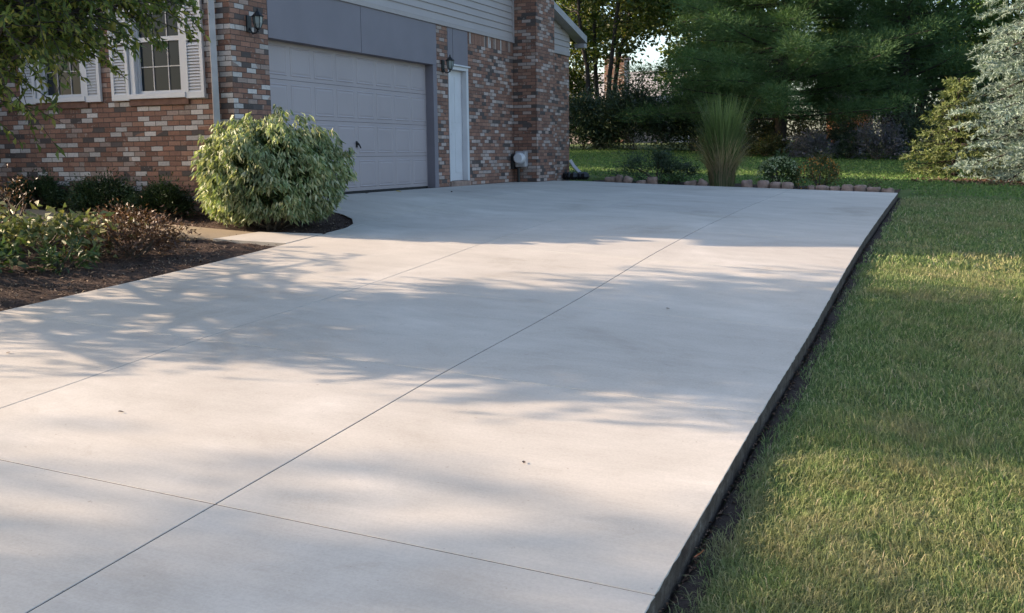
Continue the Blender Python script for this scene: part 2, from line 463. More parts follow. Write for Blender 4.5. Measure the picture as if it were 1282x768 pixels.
mb = sheet('mulch_bed', np.linspace(-16, -6.97, 150), np.linspace(-6, 12.15, 300), zmulch, M['mulch'], 0.006,
           keep=lambda x, y: (y < 11.25) | (x > -8.72))
tag(mb, 'dark mulch planting bed between the driveway and the brick house', 'planting bed', kind='structure')
def plate(name, P, mat, lift, label, cat, thick=0.08):
    P = np.array(P); n = len(P)
    c = P.mean(0)
    # subdivided outline so that it follows the ground
    V = [(x, y, float(zg(x, y)) + lift) for x, y in P] + [(x, y, float(zg(x, y)) + lift - thick) for x, y in P]
    F = [tuple(range(n))] + [(i, i + n, (i + 1) % n + n, (i + 1) % n) for i in range(n)]
    area = sum(P[i, 0] * P[(i + 1) % n, 1] - P[(i + 1) % n, 0] * P[i, 1] for i in range(n))
    if area < 0: F = [f[::-1] for f in F]
    return tag(link_mesh(name, V, F, mat), label, cat, kind='structure')
plate('walkway', STUB, M['concrete'], 0.0, 'short new concrete walkway stub joining the driveway', 'walkway')
plate('old_path', PATH, M['oldpath'], -0.012, 'tan old gravelly path through the mulch bed', 'path')
fb = sheet('flower_bed', np.linspace(-7.6, -0.97, 60), np.linspace(21.72, 23.3, 20), lambda x, y: zg(x, y) - 0.045, M['mulch'], 0.008)
tag(fb, 'narrow planting bed along the far end of the driveway', 'planting bed', kind='structure')
ss = sheet('soil_strip', np.linspace(-0.95, -0.74, 8), np.linspace(-4, 21.7, 400), lambda x, y: zlawn(x, y) + 0.012 - 0.10 * np.clip((x + 0.84) / 0.1, 0, 1), M['mulch'], 0.006)
tag(ss, 'bare dark soil strip along the driveway edge', 'soil', kind='structure')

def chips(name, x, y, z, L, Wd, mat, label, cat):
    n = len(x)
    C = np.stack([x, y, z], -1)
    a = R.uniform(0, 2 * math.pi, n)
    D = np.stack([np.cos(a), np.sin(a), R.normal(0, 0.25, n)], -1)
    o = leaves(name, C, D, L * R.uniform(0.5, 1.4, n), Wd * R.uniform(0.5, 1.4, n), mat, flat=0.85)
    return tag(o, label, cat, kind='stuff')
n = 15000
x = R.uniform(-13, -7.0, n); y = R.uniform(3.5, 12.0, n)
ok = ~(in_poly(x, y, STUB) | in_poly(x, y, PATH)) & ((y < 11.2) | (x > -8.65)) & (x < np.interp(y, _cy, _cx) - 0.02) & (zmulch(x, y) > -9)
x, y = x[ok], y[ok]
chips('wood_chips', x, y, zmulch(x, y) + 0.008, 0.045, 0.016, M['chip'], 'shredded wood mulch scattered over the bed', 'mulch')

n = 1100
x = -.935 + np.abs(R.normal(0, .035, n)); y = R.uniform(2.0, 14, n)
chips('soil_crumbs', x, y, zlawn(x, y) + .02 - .3 * (x + .935), .022, .014, M['redchip'], 'soil crumbs and old mulch against the driveway edge', 'soil')

# ------------------------------------------------------------------ house
XW, YF, YB = -8.70, 11.24, 24.2
ZF = -0.575            # garage floor
ZS = 2.355             # bottom of the siding
def roofz(y): return 4.55 - 0.243 * abs(y - 17.55)
house = thing('house', (-12.5, 17.5, ZF), 'brick house with grey siding, wide garage door and brick chimney beside the driveway', 'house')
b = MB()
zb = -0.95
b.box((XW - .3, YF, zb), (XW, 12.05, ZS + .02))
b2 = MB()
b2.box((XW - .3, 17.10, zb), (XW, 17.56, ZS + .02))
b2.box((XW - .3, 18.43, zb), (XW, YB, ZS + .02))
b2.build('garage_wall', M['brick_dull'], house)
b.box((-20.0, YF, zb), (XW - .303, YF + .3, 0.80))                  # front wall below the sills
WIN = [(-10.40, -9.45), (-12.13, -11.21)]
WZ0, WZ1 = 0.80, 2.34
segs = [(-20.0, WIN[1][0]), (WIN[1][1], WIN[0][0]), (WIN[0][1], XW - .303)]
for a, c in segs: b.box((a, YF, 0.802), (c, YF + .3, WZ1))
b.box((-20.0, YF, WZ1 + .002), (XW - .303, YF + .3, 2.95))
b.box((-20.0, YB - .3, zb), (XW - .303, YB, 2.9))
b.box((-20.0, YF + .305, zb), (-19.7, YB - .305, 2.9))
b.build('wall', M['brick'], house)
b = MB()                                                              # soldier course under the siding
b.box((XW - .01, 18.43, ZS - 0.215), (XW + .004, 20.66, ZS + .015))
b.build('soldier_course', M['soldier'], house)
b = MB()                                                              # dark interior so that nothing shows through
b.box((-19.6, 12.0, ZF), (-9.6, 23.8, ZF + .02)); b.box((-9.62, 11.6, ZF), (-9.6, 23.8, 2.8))
b.build('interior', M['rubber'], house)
# lap siding on the gable
b = MB(); k = 0; z = ZS + 0.07
b.box((XW - .02, YF, ZS), (XW + .03, YB, ZS + .068))
while z < 4.5:
    z2 = z + 0.132
    half = (4.55 - z2) / 0.243
    ya = max(YF, 17.55 - half); yb_ = min(YB, 17.55 + half)
    if yb_ - ya < 0.1: break
    V = [(XW + .028, ya, z), (XW + .028, yb_, z), (XW + .008, yb_, z2), (XW + .008, ya, z2), (XW - .02, ya, z), (XW - .02, yb_, z)]
    b.add(V, [(0, 1, 2, 3), (0, 4, 5, 1)])
    z = z2
b.add([(XW - .03, YF, ZS), (XW - .03, YB, ZS), (XW - .03, YB, roofz(YB)), (XW - .03, 17.55, 4.5), (XW - .03, YF, roofz(YF))], [(0, 1, 2, 3, 4)])
b.build('siding', M['siding'], house)
for q0, q1 in (((XW - .02, 20.62, ZS - .01), (XW + .045, 20.675, 3.6)), ((XW - .02, YF - .012, ZS), (XW + .04, YF + .05, 2.92))):
    b = MB(); b.box(q0, q1); b.build('corner_trim', M['siding'], house)
# header over the garage door, door jamb
b = MB()
b.box((XW - .22, 12.052, 1.63), (XW + .006, 14.488, ZS - .004)); b.box((XW - .22, 14.500, 1.63), (XW + .006, 17.098, ZS - .004))
b.build('header_panel', M['panel'], house)
for q0, q1 in (((XW - .22, 14.487, 1.632), (XW - .004, 14.501, ZS - .006)), ((XW - .22, 17.768, 1.70), (XW - .004, 17.780, ZS - .006))):
    b = MB(); b.box(q0, q1); b.build('panel_seam', M['rubber'], house)
for q0, q1 in (((XW - .22, 16.955, ZF), (XW + .004, 17.098, 1.628)), ((XW - .22, 12.052, ZF), (XW - .06, 12.11, 1.628))):
    b = MB(); b.box(q0, q1); b.build('door_jamb', M['panel'], house)
# garage door: four sections of eight raised panels
gd = MB(); gx = XW - .155
rows = [(ZF + .03, ZF + .575), (ZF + .580, ZF + 1.125), (ZF + 1.130, ZF + 1.675), (ZF + 1.680, ZF + 2.205)]
pw = (16.955 - 12.11) / 8
for z0, z1 in rows:
    gd.box((gx - .04, 12.11, z0), (gx, 16.955, z1))
    for i in range(8):
        y0 = 12.11 + i * pw + .045; y1 = 12.11 + (i + 1) * pw - .045; za, zc = z0 + .055, z1 - .055
        # raised panel with a sunk surround
        o1, o2 = 0.0012, 0.05
        V = []
        for (dx, inset) in ((o1, 0), (0.008, 0.014), (0.0025, 0.030), (0.007, 0.055)):
            V += [(gx + dx, y0 + inset, za + inset), (gx + dx, y1 - inset, za + inset), (gx + dx, y1 - inset, zc - inset), (gx + dx, y0 + inset, zc - inset)]
        F = []
        for r in range(3):
            for q in range(4):
                F.append((r * 4 + q, r * 4 + (q + 1) % 4, r * 4 + 4 + (q + 1) % 4, r * 4 + 4 + q))
        F.append((12, 13, 14, 15))
        gd.add(V, F)
gdo = gd.build('garage_door', M['gdoor'], house)
b = MB(); b.box((gx - .03, 12.11, ZF - .02), (gx - .004, 16.955, ZF + .028)); b.build('bottom_seal', M['rubber'], gdo)
b = MB(); b.box((gx - .03, 12.11, ZF + .574), (gx - .012, 16.955, ZF + 2.2)); b.build('hinge_backing', M['rubber'], gdo)
b = MB(); hy, hz = 14.5, 0.20
b.tube([(gx + .012, hy, hz), (gx + .05, hy, hz)], 0.018, 10); b.tube([(gx + .05, hy - .05, hz + .03), (gx + .055, hy, hz), (gx + .05, hy + .06, hz - .06)], 0.011, 8); b.box((gx + .011, hy - .025, hz - .05), (gx + .017, hy + .025, hz + .05))
b.build('handle', M['black'], gdo)
# entry door
b = MB()
b.box((XW - .10, 17.565, 1.70), (XW + .006, 17.767, ZS - .004)); b.box((XW - .10, 17.781, 1.70), (XW + .006, 18.425, ZS - .004))
b.build('transom_panel', M['panel'], house)
ed = MB(); ed.box((XW - .14, 17.62, -.475), (XW - .095, 18.33, 1.60))
for z0, z1 in ((-.33, .45), (.62, 1.48)):
    for y0, y1 in ((17.70, 17.94), (18.01, 18.25)):
        ed.box((XW - .10, y0, z0), (XW - .088, y1, z1))
edo = ed.build('entry_door', M['white'], house, bevel=0.004)
b = MB(); b.tube([(XW - .09, 17.69, .40), (XW - .03, 17.69, .40)], [0.012, 0.03], 10); b.build('handle', M['greymetal'], edo)
b = MB()
b.box((XW - .10, 18.335, -.48), (XW + .012, 18.424, 1.60)); b.box((XW - .10, 17.566, -.48), (XW + .012, 17.618, 1.60)); b.box((XW - .10, 17.566, 1.602), (XW + .014, 18.424, 1.665)); b.box((XW - .08, 17.55, 1.667), (XW + .05, 18.45, 1.695))
b.build('door_frame', M['white'], edo, bevel=0.004)
b = MB(); b.box((XW - .15, 17.566, ZF - .05), (XW + .03, 18.428, -.482)); b.build('threshold', M['block'], edo)
# chimney
b = MB(); b.box((XW + .003, 20.68, -.80), (-8.16, 21.76, 6.6)); 
ch = b.build('chimney', M['brick_dull'], house)
b = MB(); b.box((XW - .05, 20.60, 6.602), (-8.08, 21.84, 6.75)); b.build('chimney_cap', M['block'], ch)
# roof with rake boards
b = MB()
def roof_slab(xa, xb, th=.16):
    y0, ym, y1 = YF - .40, 17.55, YB + .60
    V = []
    for x_ in (xa, xb):
        V += [(x_, y0, roofz(y0)), (x_, ym, 4.55), (x_, y1, roofz(y1)), (x_, y1, roofz(y1) + th * .6), (x_, ym, 4.55 + th), (x_, y0, roofz(y0) + th * .6)]
    F = [(0, 1, 4, 5), (1, 2, 3, 4), (11, 10, 7, 6), (10, 9, 8, 7)]
    F += [(0, 6, 7, 1), (1, 7, 8, 2), (2, 8, 9, 3), (3, 9, 10, 4), (4, 10, 11, 5), (5, 11, 6, 0)]
    return V, F
V, F = roof_slab(-20.4, -8.72); b.add(V, F); rf = b.build('roof', M['shingle'], house)
b = MB()
for y0, y1 in ((YF - .40, 17.55), (17.55, 20.67), (21.77, YB + .60)):
    V = []
    for x_ in (-8.715, -8.44):
        for y_ in (y0, y1): V += [(x_, y_, roofz(y_) + .08), (x_, y_, roofz(y_) - .08)]
    b.add(V, [(0, 1, 3, 2), (4, 6, 7, 5), (0, 4, 5, 1), (2, 3, 7, 6), (0, 2, 6, 4), (1, 5, 7, 3)])
b.box((-8.70, YB + .40, roofz(YB + .60) - .20), (-8.442, YB + .598, roofz(YB + .60) - .10))
b.build('rake_board', M['greymetal'], house)
b = MB(); b.box((-20.4, YF - .50, 2.74), (-8.44, YF - .41, 2.90)); b.box((-20.4, YF - .40, 2.72), (-8.74, YF + .003, 2.75)); b.build('gutter', M['white'], house)
# downspout with its elbow
b = MB(); b.tube([(-8.94, YF - .42, 2.76), (-8.94, YF - .40, 2.62), (-8.94, YF - .06, 2.45), (-8.94, YF - .06, -.62), (-8.94, YF - .30, -.70)], 0.055, 4)
b.build('downspout', M['greymetal'], house)
# windows
for wi, (a, c) in enumerate(WIN):
    fr = MB(); y0 = YF - .02
    for q in ((a, WZ0 + .08, a + .085, WZ1), (c - .085, WZ0 + .08, c, WZ1), (a + .087, WZ1 - .085, c - .087, WZ1 - .002)):
        fr.box((q[0], y0, q[1]), (q[2], YF + .10, q[3]))
    fo = fr.build('window', M['white'], house, bevel=0.003)
    sa = MB(); ya, yb_ = YF + .035, YF + .075; zm = 1.60
    i0, i1 = a + .088, c - .088
    for z0, z1 in ((WZ0 + .083, WZ0 + .12), (zm - .03, zm + .03), (WZ1 - .125, WZ1 - .088)): sa.box((i0, ya, z0), (i1, yb_, z1))
    sa.box((i0, ya, WZ0 + .122), (i0 + .035, yb_ , WZ1 - .127)); sa.box((i1 - .035, ya, WZ0 + .122), (i1, yb_, WZ1 - .127))
    sa.build('sash', M['white'], fo)
    gr = MB()
    for h in (1, 2):
        xm = i0 + (i1 - i0) * h / 3; gr.box((xm - .007, YF + .058, WZ0 + .123), (xm + .007, YF + .070, WZ1 - .128))
    for zq in ((WZ0 + zm) / 2 + .04, (zm + WZ1) / 2 - .02): gr.box((i0 + .036, YF + .059, zq - .007), (i1 - .036, YF + .069, zq + .007))
    gr.build('grille', M['greymetal'], fo)
    pa = MB(); pa.box((i0 + .01, YF + .072, WZ0 + .10), (i1 - .01, YF + .0745, WZ1 - .10)); pa.build('pane', M['glass'], fo)
    bk = MB(); bk.box((i0, YF + .20, WZ0), (i1, YF + .21, WZ1)); bk.build('blind', M['rubber'], fo)
    si = MB(); si.box((a - .01, YF - .06, WZ0 + .012), (c + .01, YF + .10, WZ0 + .078)); si.build('sill', M['white'], fo, bevel=0.004)
    ro = MB(); ro.box((a - .03, YF - .03, WZ0 - .075), (c + .03, YF - .002, WZ0 + .01)); ro.build('brick_sill', M['rowlock'], fo)
def shutter(x0, x1):
    sm = MB(); y0, y1 = YF - .045, YF - .004; z0, z1 = WZ0, WZ1
    for q in ((x0, z0, x0 + .05, z1), (x1 - .05, z0, x1, z1), (x0 + .051, z0, x1 - .051, z0 + .08), (x0 + .051, z1 - .08, x1 - .051, z1), (x0 + .051, 1.55, x1 - .051, 1.62)):
        sm.box((q[0], y0, q[1]), (q[2], y1, q[3]))
    z_ = z0 + .085
    while z_ < z1 - .10:
        if not 1.51 < z_ < 1.62:
            sm.add([(x0 + .05, y0 + .004, z_), (x1 - .05, y0 + .004, z_), (x1 - .05, y1 - .008, z_ + .036), (x0 + .05, y1 - .008, z_ + .036),
                    (x0 + .05, y0 + .004, z_ - .006), (x1 - .05, y0 + .004, z_ - .006), (x1 - .05, y1 - .008, z_ + .030), (x0 + .05, y1 - .008, z_ + .030)],
                   [(0, 1, 2, 3), (4, 7, 6, 5), (0, 4, 5, 1), (2, 6, 7, 3), (1, 5, 6, 2), (0, 3, 7, 4)])
        z_ += 0.040
    so_ = sm.build('shutter', M['white'], house)
    bm_ = MB(); bm_.box((x0 + .04, y1 - .004, z0 + .02), (x1 - .04, y1 + .003, z1 - .02)); bm_.build('shutter_back', M['black'], so_)
for a in ((-9.44, -9.135), (-10.72, -10.41), (-11.20, -10.925), (-12.42, -12.14)): shutter(*a)
# unseen forward wing, added to keep the sun off the front wall
b = MB(); b.box((-19.4, 9.75, zb), (-13.5, YF - .004, 3.0))
b.add([(-13.5, 9.75, 3.0), (-19.4, 9.75, 3.0), (-16.45, 9.75, 5.0)], [(0, 1, 2)])
b.build('shade_wing_wall', M['brick'], house)
b = MB()
for xa, za, xb_, zb_ in ((-13.2, 2.85, -16.45, 5.1), (-19.7, 2.85, -16.45, 5.1)):
    b.add([(xa, 9.35, za), (xb_, 9.35, zb_), (xb_, 17.0, zb_), (xa, 15.0, za), (xa, 9.35, za + .12), (xb_, 9.35, zb_ + .12), (xb_, 17.0, zb_ + .12), (xa, 15.0, za + .12)],
          [(0, 1, 2, 3), (4, 7, 6, 5), (0, 4, 5, 1), (1, 5, 6, 2), (2, 6, 7, 3), (3, 7, 4, 0)])
b.build('shade_wing_roof', M['shingle'], house)

# ------------------------------------------------------------------ lanterns, meter
def lantern(y, z, label):
    t = thing('wall_lantern', (XW, y, z - .30), label, 'lamp', 'black wall lanterns on the garage wall')
    xc = XW + .16
    b = MB(); b.box((XW + .002, y - .05, z - .28), (XW + .022, y + .05, z - .06)); b.build('back_plate', M['black'], t, bevel=0.006)
    b = MB(); b.tube([(XW + .02, y, z - .22), (XW + .07, y, z - .30), (XW + .13, y, z - .29), (xc, y, z - .235)], 0.010, 8); b.build('arm', M['black'], t)
    b = MB(); b.lathe((xc, y, z), [(.004, .03), (.012, .018), (.010, .0), (.03, -.02), (.06, -.055), (.082, -.075), (.080, -.083)][::-1], 6); b.build('cap', M['black'], t)
    b = MB(); b.lathe((xc, y, z), [(.035, -.225), (.058, -.165), (.064, -.085)], 6); gl = b.build('glass', M['lglass'], t)
    b = MB()
    for k in range(6):
        a = 2 * math.pi * (k + .5) / 6
        b.tube([(xc + r_ * math.cos(a), y + r_ * math.sin(a), z + q) for r_, q in ((.037, -.228), (.060, -.165), (.066, -.083))], 0.005, 5)
    b.build('cage', M['black'], t)
    b = MB(); b.lathe((xc, y, z), [(.003, -.285), (.010, -.27), (.008, -.255), (.036, -.24), (.037, -.226)], 8); b.build('finial', M['black'], t)
lantern(17.34, 1.80, 'black wall lantern on the brick pier between garage door and white entry door')
lantern(11.62, 1.93, 'black wall lantern on the brick pier at the near front corner of the house')

t = thing('electric_meter', (-8.45, 20.66, ZF), 'light grey electric meter box on the brick beside the chimney', 'meter')
b = MB(); b.box((-8.62, 20.52, -.26), (-8.36, 20.678, .08)); b.build('meter_box', M['greymetal'], t, bevel=0.03)
b = MB(); b.tube([(-8.49, 20.53, -.07), (-8.49, 20.43, -.07), (-8.49, 20.40, -.07)], [.12, .118, .09], 18); b.build('meter_dial', M['white'], t)
b = MB(); b.tube([(-8.56, 20.60, -.26), (-8.56, 20.60, -.62)], 0.03, 10); b.build('conduit', M['black'], t)
b = MB(); b.box((-8.70, 20.50, -.30), (-8.635, 20.678, .02)); b.build('junction_box', M['black'], t, bevel=0.01)

t = thing('downspout_outlet', (-8.5, 24.0, ZF), 'pale downspout outlet with dark stones at the rear corner of the house', 'drain')
b = MB(); b.tube([(-8.62, 24.05, -.15), (-8.50, 24.0, -.30), (-8.25, 23.9, -.52)], 0.05, 4); b.build('outlet_pipe', M['white'], t)
b = MB()
for k in range(5):
    p = np.array([-8.62 + .12 * k + R.normal(0, .02), 23.75 + R.normal(0, .05), -.56]); r_ = R.uniform(.08, .13)
    b.lathe(p, [(r_ * .6, -.05), (r_, .02), (r_ * .8, .10), (r_ * .2, .14)], 7)
b.build('stones', M['black'], t)

# ------------------------------------------------------------------ edging stones along the far end
EDGE = [(-6.9, 0.24, 0.13, 0), (-6.7, 0.16, 0.16, .05), (-6.50, 0.18, 0.14, .35), (-6.19, 0.23, 0.08, 0), (-5.95, 0.23, 0.17, 0), (-5.11, 0.26, 0.09, -.1), (-4.86, 0.20, 0.12, .5),
        (-3.92, 0.23, 0.17, 0), (-3.585, 0.23, 0.17, 0), (-3.34, 0.22, 0.15, 0), (-3.10, 0.24, 0.15, 0), (-2.62, 0.13, 0.11, 0), (-2.40, 0.27, 0.09, .08), (-2.15, 0.19, 0.09, -.06),
        (-1.915, 0.23, 0.14, 0), (-1.67, 0.22, 0.15, 0), (-1.415, 0.25, 0.12, 0), (-1.15, 0.24, 0.10, 0)]
WORDS = ['first low stone from the house in the far row', 'narrow upright stone second from the house in the far row', 'tilted stone third from the house in the far row', 'flat low stone fourth from the house in the far row',
         'tall square stone left of the small green plant in the far row', 'flat broken stone left of the tall ornamental grass', 'tumbled stone leaning just left of the tall ornamental grass',
         'tall square stone right of the tall ornamental grass', 'left stone of the close set three before the pale flowering bush', 'middle stone of the close set three before the pale flowering bush', 'right stone of the close set three before the pale flowering bush',
         'small reddish stone right of the close set three in the far row', 'long flat tilted stone before the orange flowering plant', 'flat stone fifth from the driveway corner in the far row', 'square stone fourth from the driveway corner in the far row',
         'square stone third from the driveway corner in the far row', 'stone second from the driveway corner in the far row', 'low stone nearest the right driveway corner in the far row']
for (x_, w_, h_, tilt), lab in zip(EDGE, WORDS):
    bm = bmesh.new(); bmesh.ops.create_cube(bm, size=1.0)
    bmesh.ops.scale(bm, vec=(w_ - .012, 0.15, h_ + .05), verts=bm.verts)
    bmesh.ops.bevel(bm, geom=bm.edges[:], offset=0.018, segments=2, affect='EDGES')
    bmesh.ops.subdivide_edges(bm, edges=[e for e in bm.edges if e.calc_length() > .06], cuts=2, use_grid_fill=True)
    for v in bm.verts: v.co += Vector(R.normal(0, .007, 3))
    me = bpy.data.meshes.new('edging_stone'); bm.to_mesh(me); bm.free()
    for p in me.polygons: p.use_smooth = True
    me.materials.append(M['block'])
    o = bpy.data.objects.new('edging_stone', me); COL.objects.link(o)
    o.location = (x_, 21.86, float(zg(x_, 21.86)) - .06 + h_ / 2 + (.02 if tilt else 0)); o.rotation_euler = (R.normal(0, .05), tilt + R.normal(0, .05), R.normal(0, .16))
    tag(o, lab, 'edging stone', 'edging stones along the far end of the driveway')

# ------------------------------------------------------------------ plants and trees
LM = {
 'bush': leaf_mat('leaf_variegated', [(0.10, 0.145, 0.065), (0.17, 0.22, 0.11), (0.28, 0.315, 0.18), (0.44, 0.435, 0.29)], 0.22),
 'yew': leaf_mat('leaf_dark_shrub', [(0.018, 0.035, 0.014), (0.03, 0.055, 0.02), (0.045, 0.075, 0.03)], 0.1),
 'hosta': leaf_mat('leaf_yellow_green', [(0.07, 0.095, 0.034), (0.13, 0.15, 0.055), (0.27, 0.255, 0.12), (0.055, 0.08, 0.032)], 0.15),
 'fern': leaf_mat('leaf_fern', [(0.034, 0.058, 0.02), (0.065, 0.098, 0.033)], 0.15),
 'brown': leaf_mat('leaf_dried', [(0.06, 0.030, 0.022), (0.095, 0.048, 0.034), (0.14, 0.078, 0.05), (0.045, 0.024, 0.018)], 0.15),
 'pear': leaf_mat('leaf_front_tree', [(0.048, 0.074, 0.020), (0.084, 0.118, 0.032), (0.125, 0.16, 0.045), (0.27, 0.24, 0.07)], 0.45),
 'shade': leaf_mat('leaf_shade_tree', [(0.05, 0.09, 0.026), (0.08, 0.13, 0.036), (0.12, 0.16, 0.05)], 0.4),
 'maple': leaf_mat('leaf_back_tree', [(0.035, 0.06, 0.016), (0.06, 0.09, 0.024), (0.10, 0.12, 0.03), (0.15, 0.14, 0.035)], 0.3),
 'pine': leaf_mat('needle_pine', [(0.036, 0.078, 0.030), (0.056, 0.108, 0.042), (0.08, 0.135, 0.055)], 0.2, 0.9),
 'spruce': leaf_mat('needle_blue_spruce', [(0.125, 0.175, 0.155), (0.20, 0.255, 0.225), (0.29, 0.35, 0.305)], 0.12, 0.85),
 'yspruce': leaf_mat('needle_yellow_spruce', [(0.078, 0.108, 0.042), (0.125, 0.158, 0.06), (0.18, 0.195, 0.08)], 0.2, 0.85),
 'hedge': leaf_mat('leaf_hedge', [(0.026, 0.044, 0.026), (0.042, 0.065, 0.036), (0.06, 0.085, 0.046)], 0.15),
 'lav': leaf_mat('leaf_lavender', [(0.10, 0.10, 0.12), (0.15, 0.14, 0.18), (0.08, 0.10, 0.07)], 0.2),
 'under': leaf_mat('leaf_understory', [(0.04, 0.06, 0.02), (0.07, 0.085, 0.03), (0.12, 0.10, 0.035), (0.04, 0.05, 0.025)], 0.25),
 'orange': leaf_mat('flower_orange', [(0.32, 0.13, 0.03), (0.40, 0.20, 0.04), (0.25, 0.10, 0.03)], 0.2),
 'straw': leaf_mat('grass_straw', [(0.32, 0.245, 0.16), (0.25, 0.20, 0.13), (0.40, 0.32, 0.21)], 0.4),
 'tallgrass': leaf_mat('grass_tall', [(0.08, 0.115, 0.045), (0.115, 0.15, 0.06), (0.165, 0.19, 0.09)], 0.4),
 'pale': leaf_mat('flower_pale', [(0.30, 0.34, 0.20), (0.42, 0.44, 0.30), (0.22, 0.28, 0.13)], 0.25),
}

def limb(mb, p0, p1, r0, r1, bend=0.12, segs=6, n=7):
    p0 = np.array(p0, float); p1 = np.array(p1, float)
    L = np.linalg.norm(p1 - p0); off = R.normal(0, bend * L, 3)
    P = []
    for t in np.linspace(0, 1, segs):
        P.append(p0 + (p1 - p0) * t + off * math.sin(math.pi * t) + R.normal(0, bend * L * .08, 3) * (0 < t < 1))
    mb.tube(P, list(np.linspace(r0, r1, segs)), n, cap=False)
    return P

def mound(name, part, loc, rx, ry, rz, n, L, W, mat, label, cat, group=None, droop=0.0, out=0.8, stems=True, rot=0.0, lumps=14, hollow=0.45, stem_mat='bark', sigma=0.16):
    """a shrub: leaves in clumps through the volume of a lumpy mound, on a bundle of stems"""
    t = thing(name, loc, label, cat, group)
    c = np.array(loc, float)
    th = R.uniform(0, 2 * math.pi, lumps); u = R.uniform(-0.25, 1, lumps); rr = R.uniform(hollow, 0.95, lumps)
    q = np.sqrt(np.clip(1 - u * u, 0, 1))
    K = np.stack([q * np.cos(th) * rr, q * np.sin(th) * rr, (u * rr + .55) / 1.5], -1)
    idx = R.integers(0, lumps, n)
    d = R.normal(size=(n, 3)) * sigma * R.uniform(0.5, 1.4, lumps)[idx][:, None]
    P = K[idx] + d
    P[:, 2] = np.abs(P[:, 2] - .02) + .02
    P *= np.array([rx, ry, rz])
    cr, sr = math.cos(rot), math.sin(rot)
    P[:, :2] = P[:, :2] @ np.array([[cr, sr], [-sr, cr]])
    D = unit(P * np.array([1, 1, .8])) * out + R.normal(size=(n, 3)) * .55 + np.array([0, 0, -droop])
    leaves(part, P + c, D, L * R.uniform(.65, 1.25, n), W * R.uniform(.7, 1.2, n), mat, t)
    if stems:
        b = MB()
        for k in range(min(lumps, 9)):
            e = K[k] * np.array([rx, ry, rz]); e[:2] = e[:2] @ np.array([[cr, sr], [-sr, cr]])
            limb(b, c + np.array([R.normal(0, .04), R.normal(0, .04), -.02]), c + e, .018, .006, .1, 4, 5)
        b.build('stem', M[stem_mat], t)
    return t

# --- drooping variegated bush by the garage corner: hanging leaf whorls
def drooping_bush(loc):
    t = thing('drooping_bush', loc, 'large rounded bush of drooping pale green leaves at the garage corner', 'bush')
    c = np.array(loc); n = 1180
    th = R.uniform(0, 2 * math.pi, n); u = R.uniform(-.84, 1, n); rr = R.uniform(.80, 1.0, n) ** .5
    lump = 1 + .10 * np.sin(3 * th + 1) * np.cos(2.2 * u) + .07 * np.sin(7 * th + 5 * u)
    q = (np.clip(1 - np.abs(u) ** 2.6, 0, 1)) ** .5
    P = np.stack([q * np.cos(th) * .86, q * np.sin(th) * .64, .72 + .66 * u], -1) * (rr * lump)[:, None]
    rot = .42; cr, sr = math.cos(rot), math.sin(rot)
    P[:, :2] = P[:, :2] @ np.array([[cr, sr], [-sr, cr]])
    P = P * np.where(R.uniform(0, 1, (n, 1)) < .10, R.uniform(1.02, 1.07, (n, 1)), R.uniform(.93, 1.02, (n, 1)))
    C = []; D = []
    for p in P:
        o = np.array([p[0], p[1], 0.25]); o /= np.linalg.norm(o) + 1e-6
        k = R.integers(11, 17)
        a = R.uniform(0, 2 * math.pi, k)
        ring = np.stack([np.cos(a) * .55, np.sin(a) * .55, np.full(k, -1.25) + R.normal(0, .28, k)], -1) + o * .42
        D.append(ring); C.append(p + o * .03 + ring * 0.02 + R.normal(0, .022, (k, 3)))
    C = np.concatenate(C) + c; D = np.concatenate(D)
    C[:, 2] = np.maximum(C[:, 2], c[2] + .10)
    leaves('foliage', C, D, R.uniform(.055, .135, len(C)), R.uniform(.017, .036, len(C)), LM['bush'], t)
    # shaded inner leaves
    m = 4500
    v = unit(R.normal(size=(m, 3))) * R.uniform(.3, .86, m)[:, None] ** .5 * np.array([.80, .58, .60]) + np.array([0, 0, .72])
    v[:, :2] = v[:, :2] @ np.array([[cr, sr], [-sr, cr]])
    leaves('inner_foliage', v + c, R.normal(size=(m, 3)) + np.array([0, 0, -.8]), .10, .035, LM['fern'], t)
    b = MB()
    for k in range(14):
        e = P[R.integers(0, n)] * .9
        limb(b, c + np.array([R.normal(0, .06), R.normal(0, .06), -.03]), c + e, .016, .005, .08, 5, 5)
    b.build('stem', M['bark'], t)
drooping_bush((-7.92, 10.88, float(zg(-7.92, 10.88)) - .03))

def bz(x_, y_): return float(zlawn(np.array(x_), np.array(y_)))
def gz(x, y): return float(zmulch(np.array(x), np.array(y)))
for (x_, y_, rx, h_, lab) in ((-11.95, 10.93, .38, .40, 'dark green shrub against the brick wall, leftmost of the three'),
                              (-10.82, 10.93, .58, .44, 'widest dark green shrub against the brick wall below the gap between the windows'),
                              (-9.72, 10.93, .46, .42, 'dark green shrub against the brick wall next to the downspout')):
    mound('dark_shrub', 'foliage', (x_, y_, gz(x_, y_)), rx, .26, h_, 9000, .05, .018, LM['yew'], lab, 'shrub', 'dark shrubs along the front wall', lumps=26, sigma=.15, out=1.0)

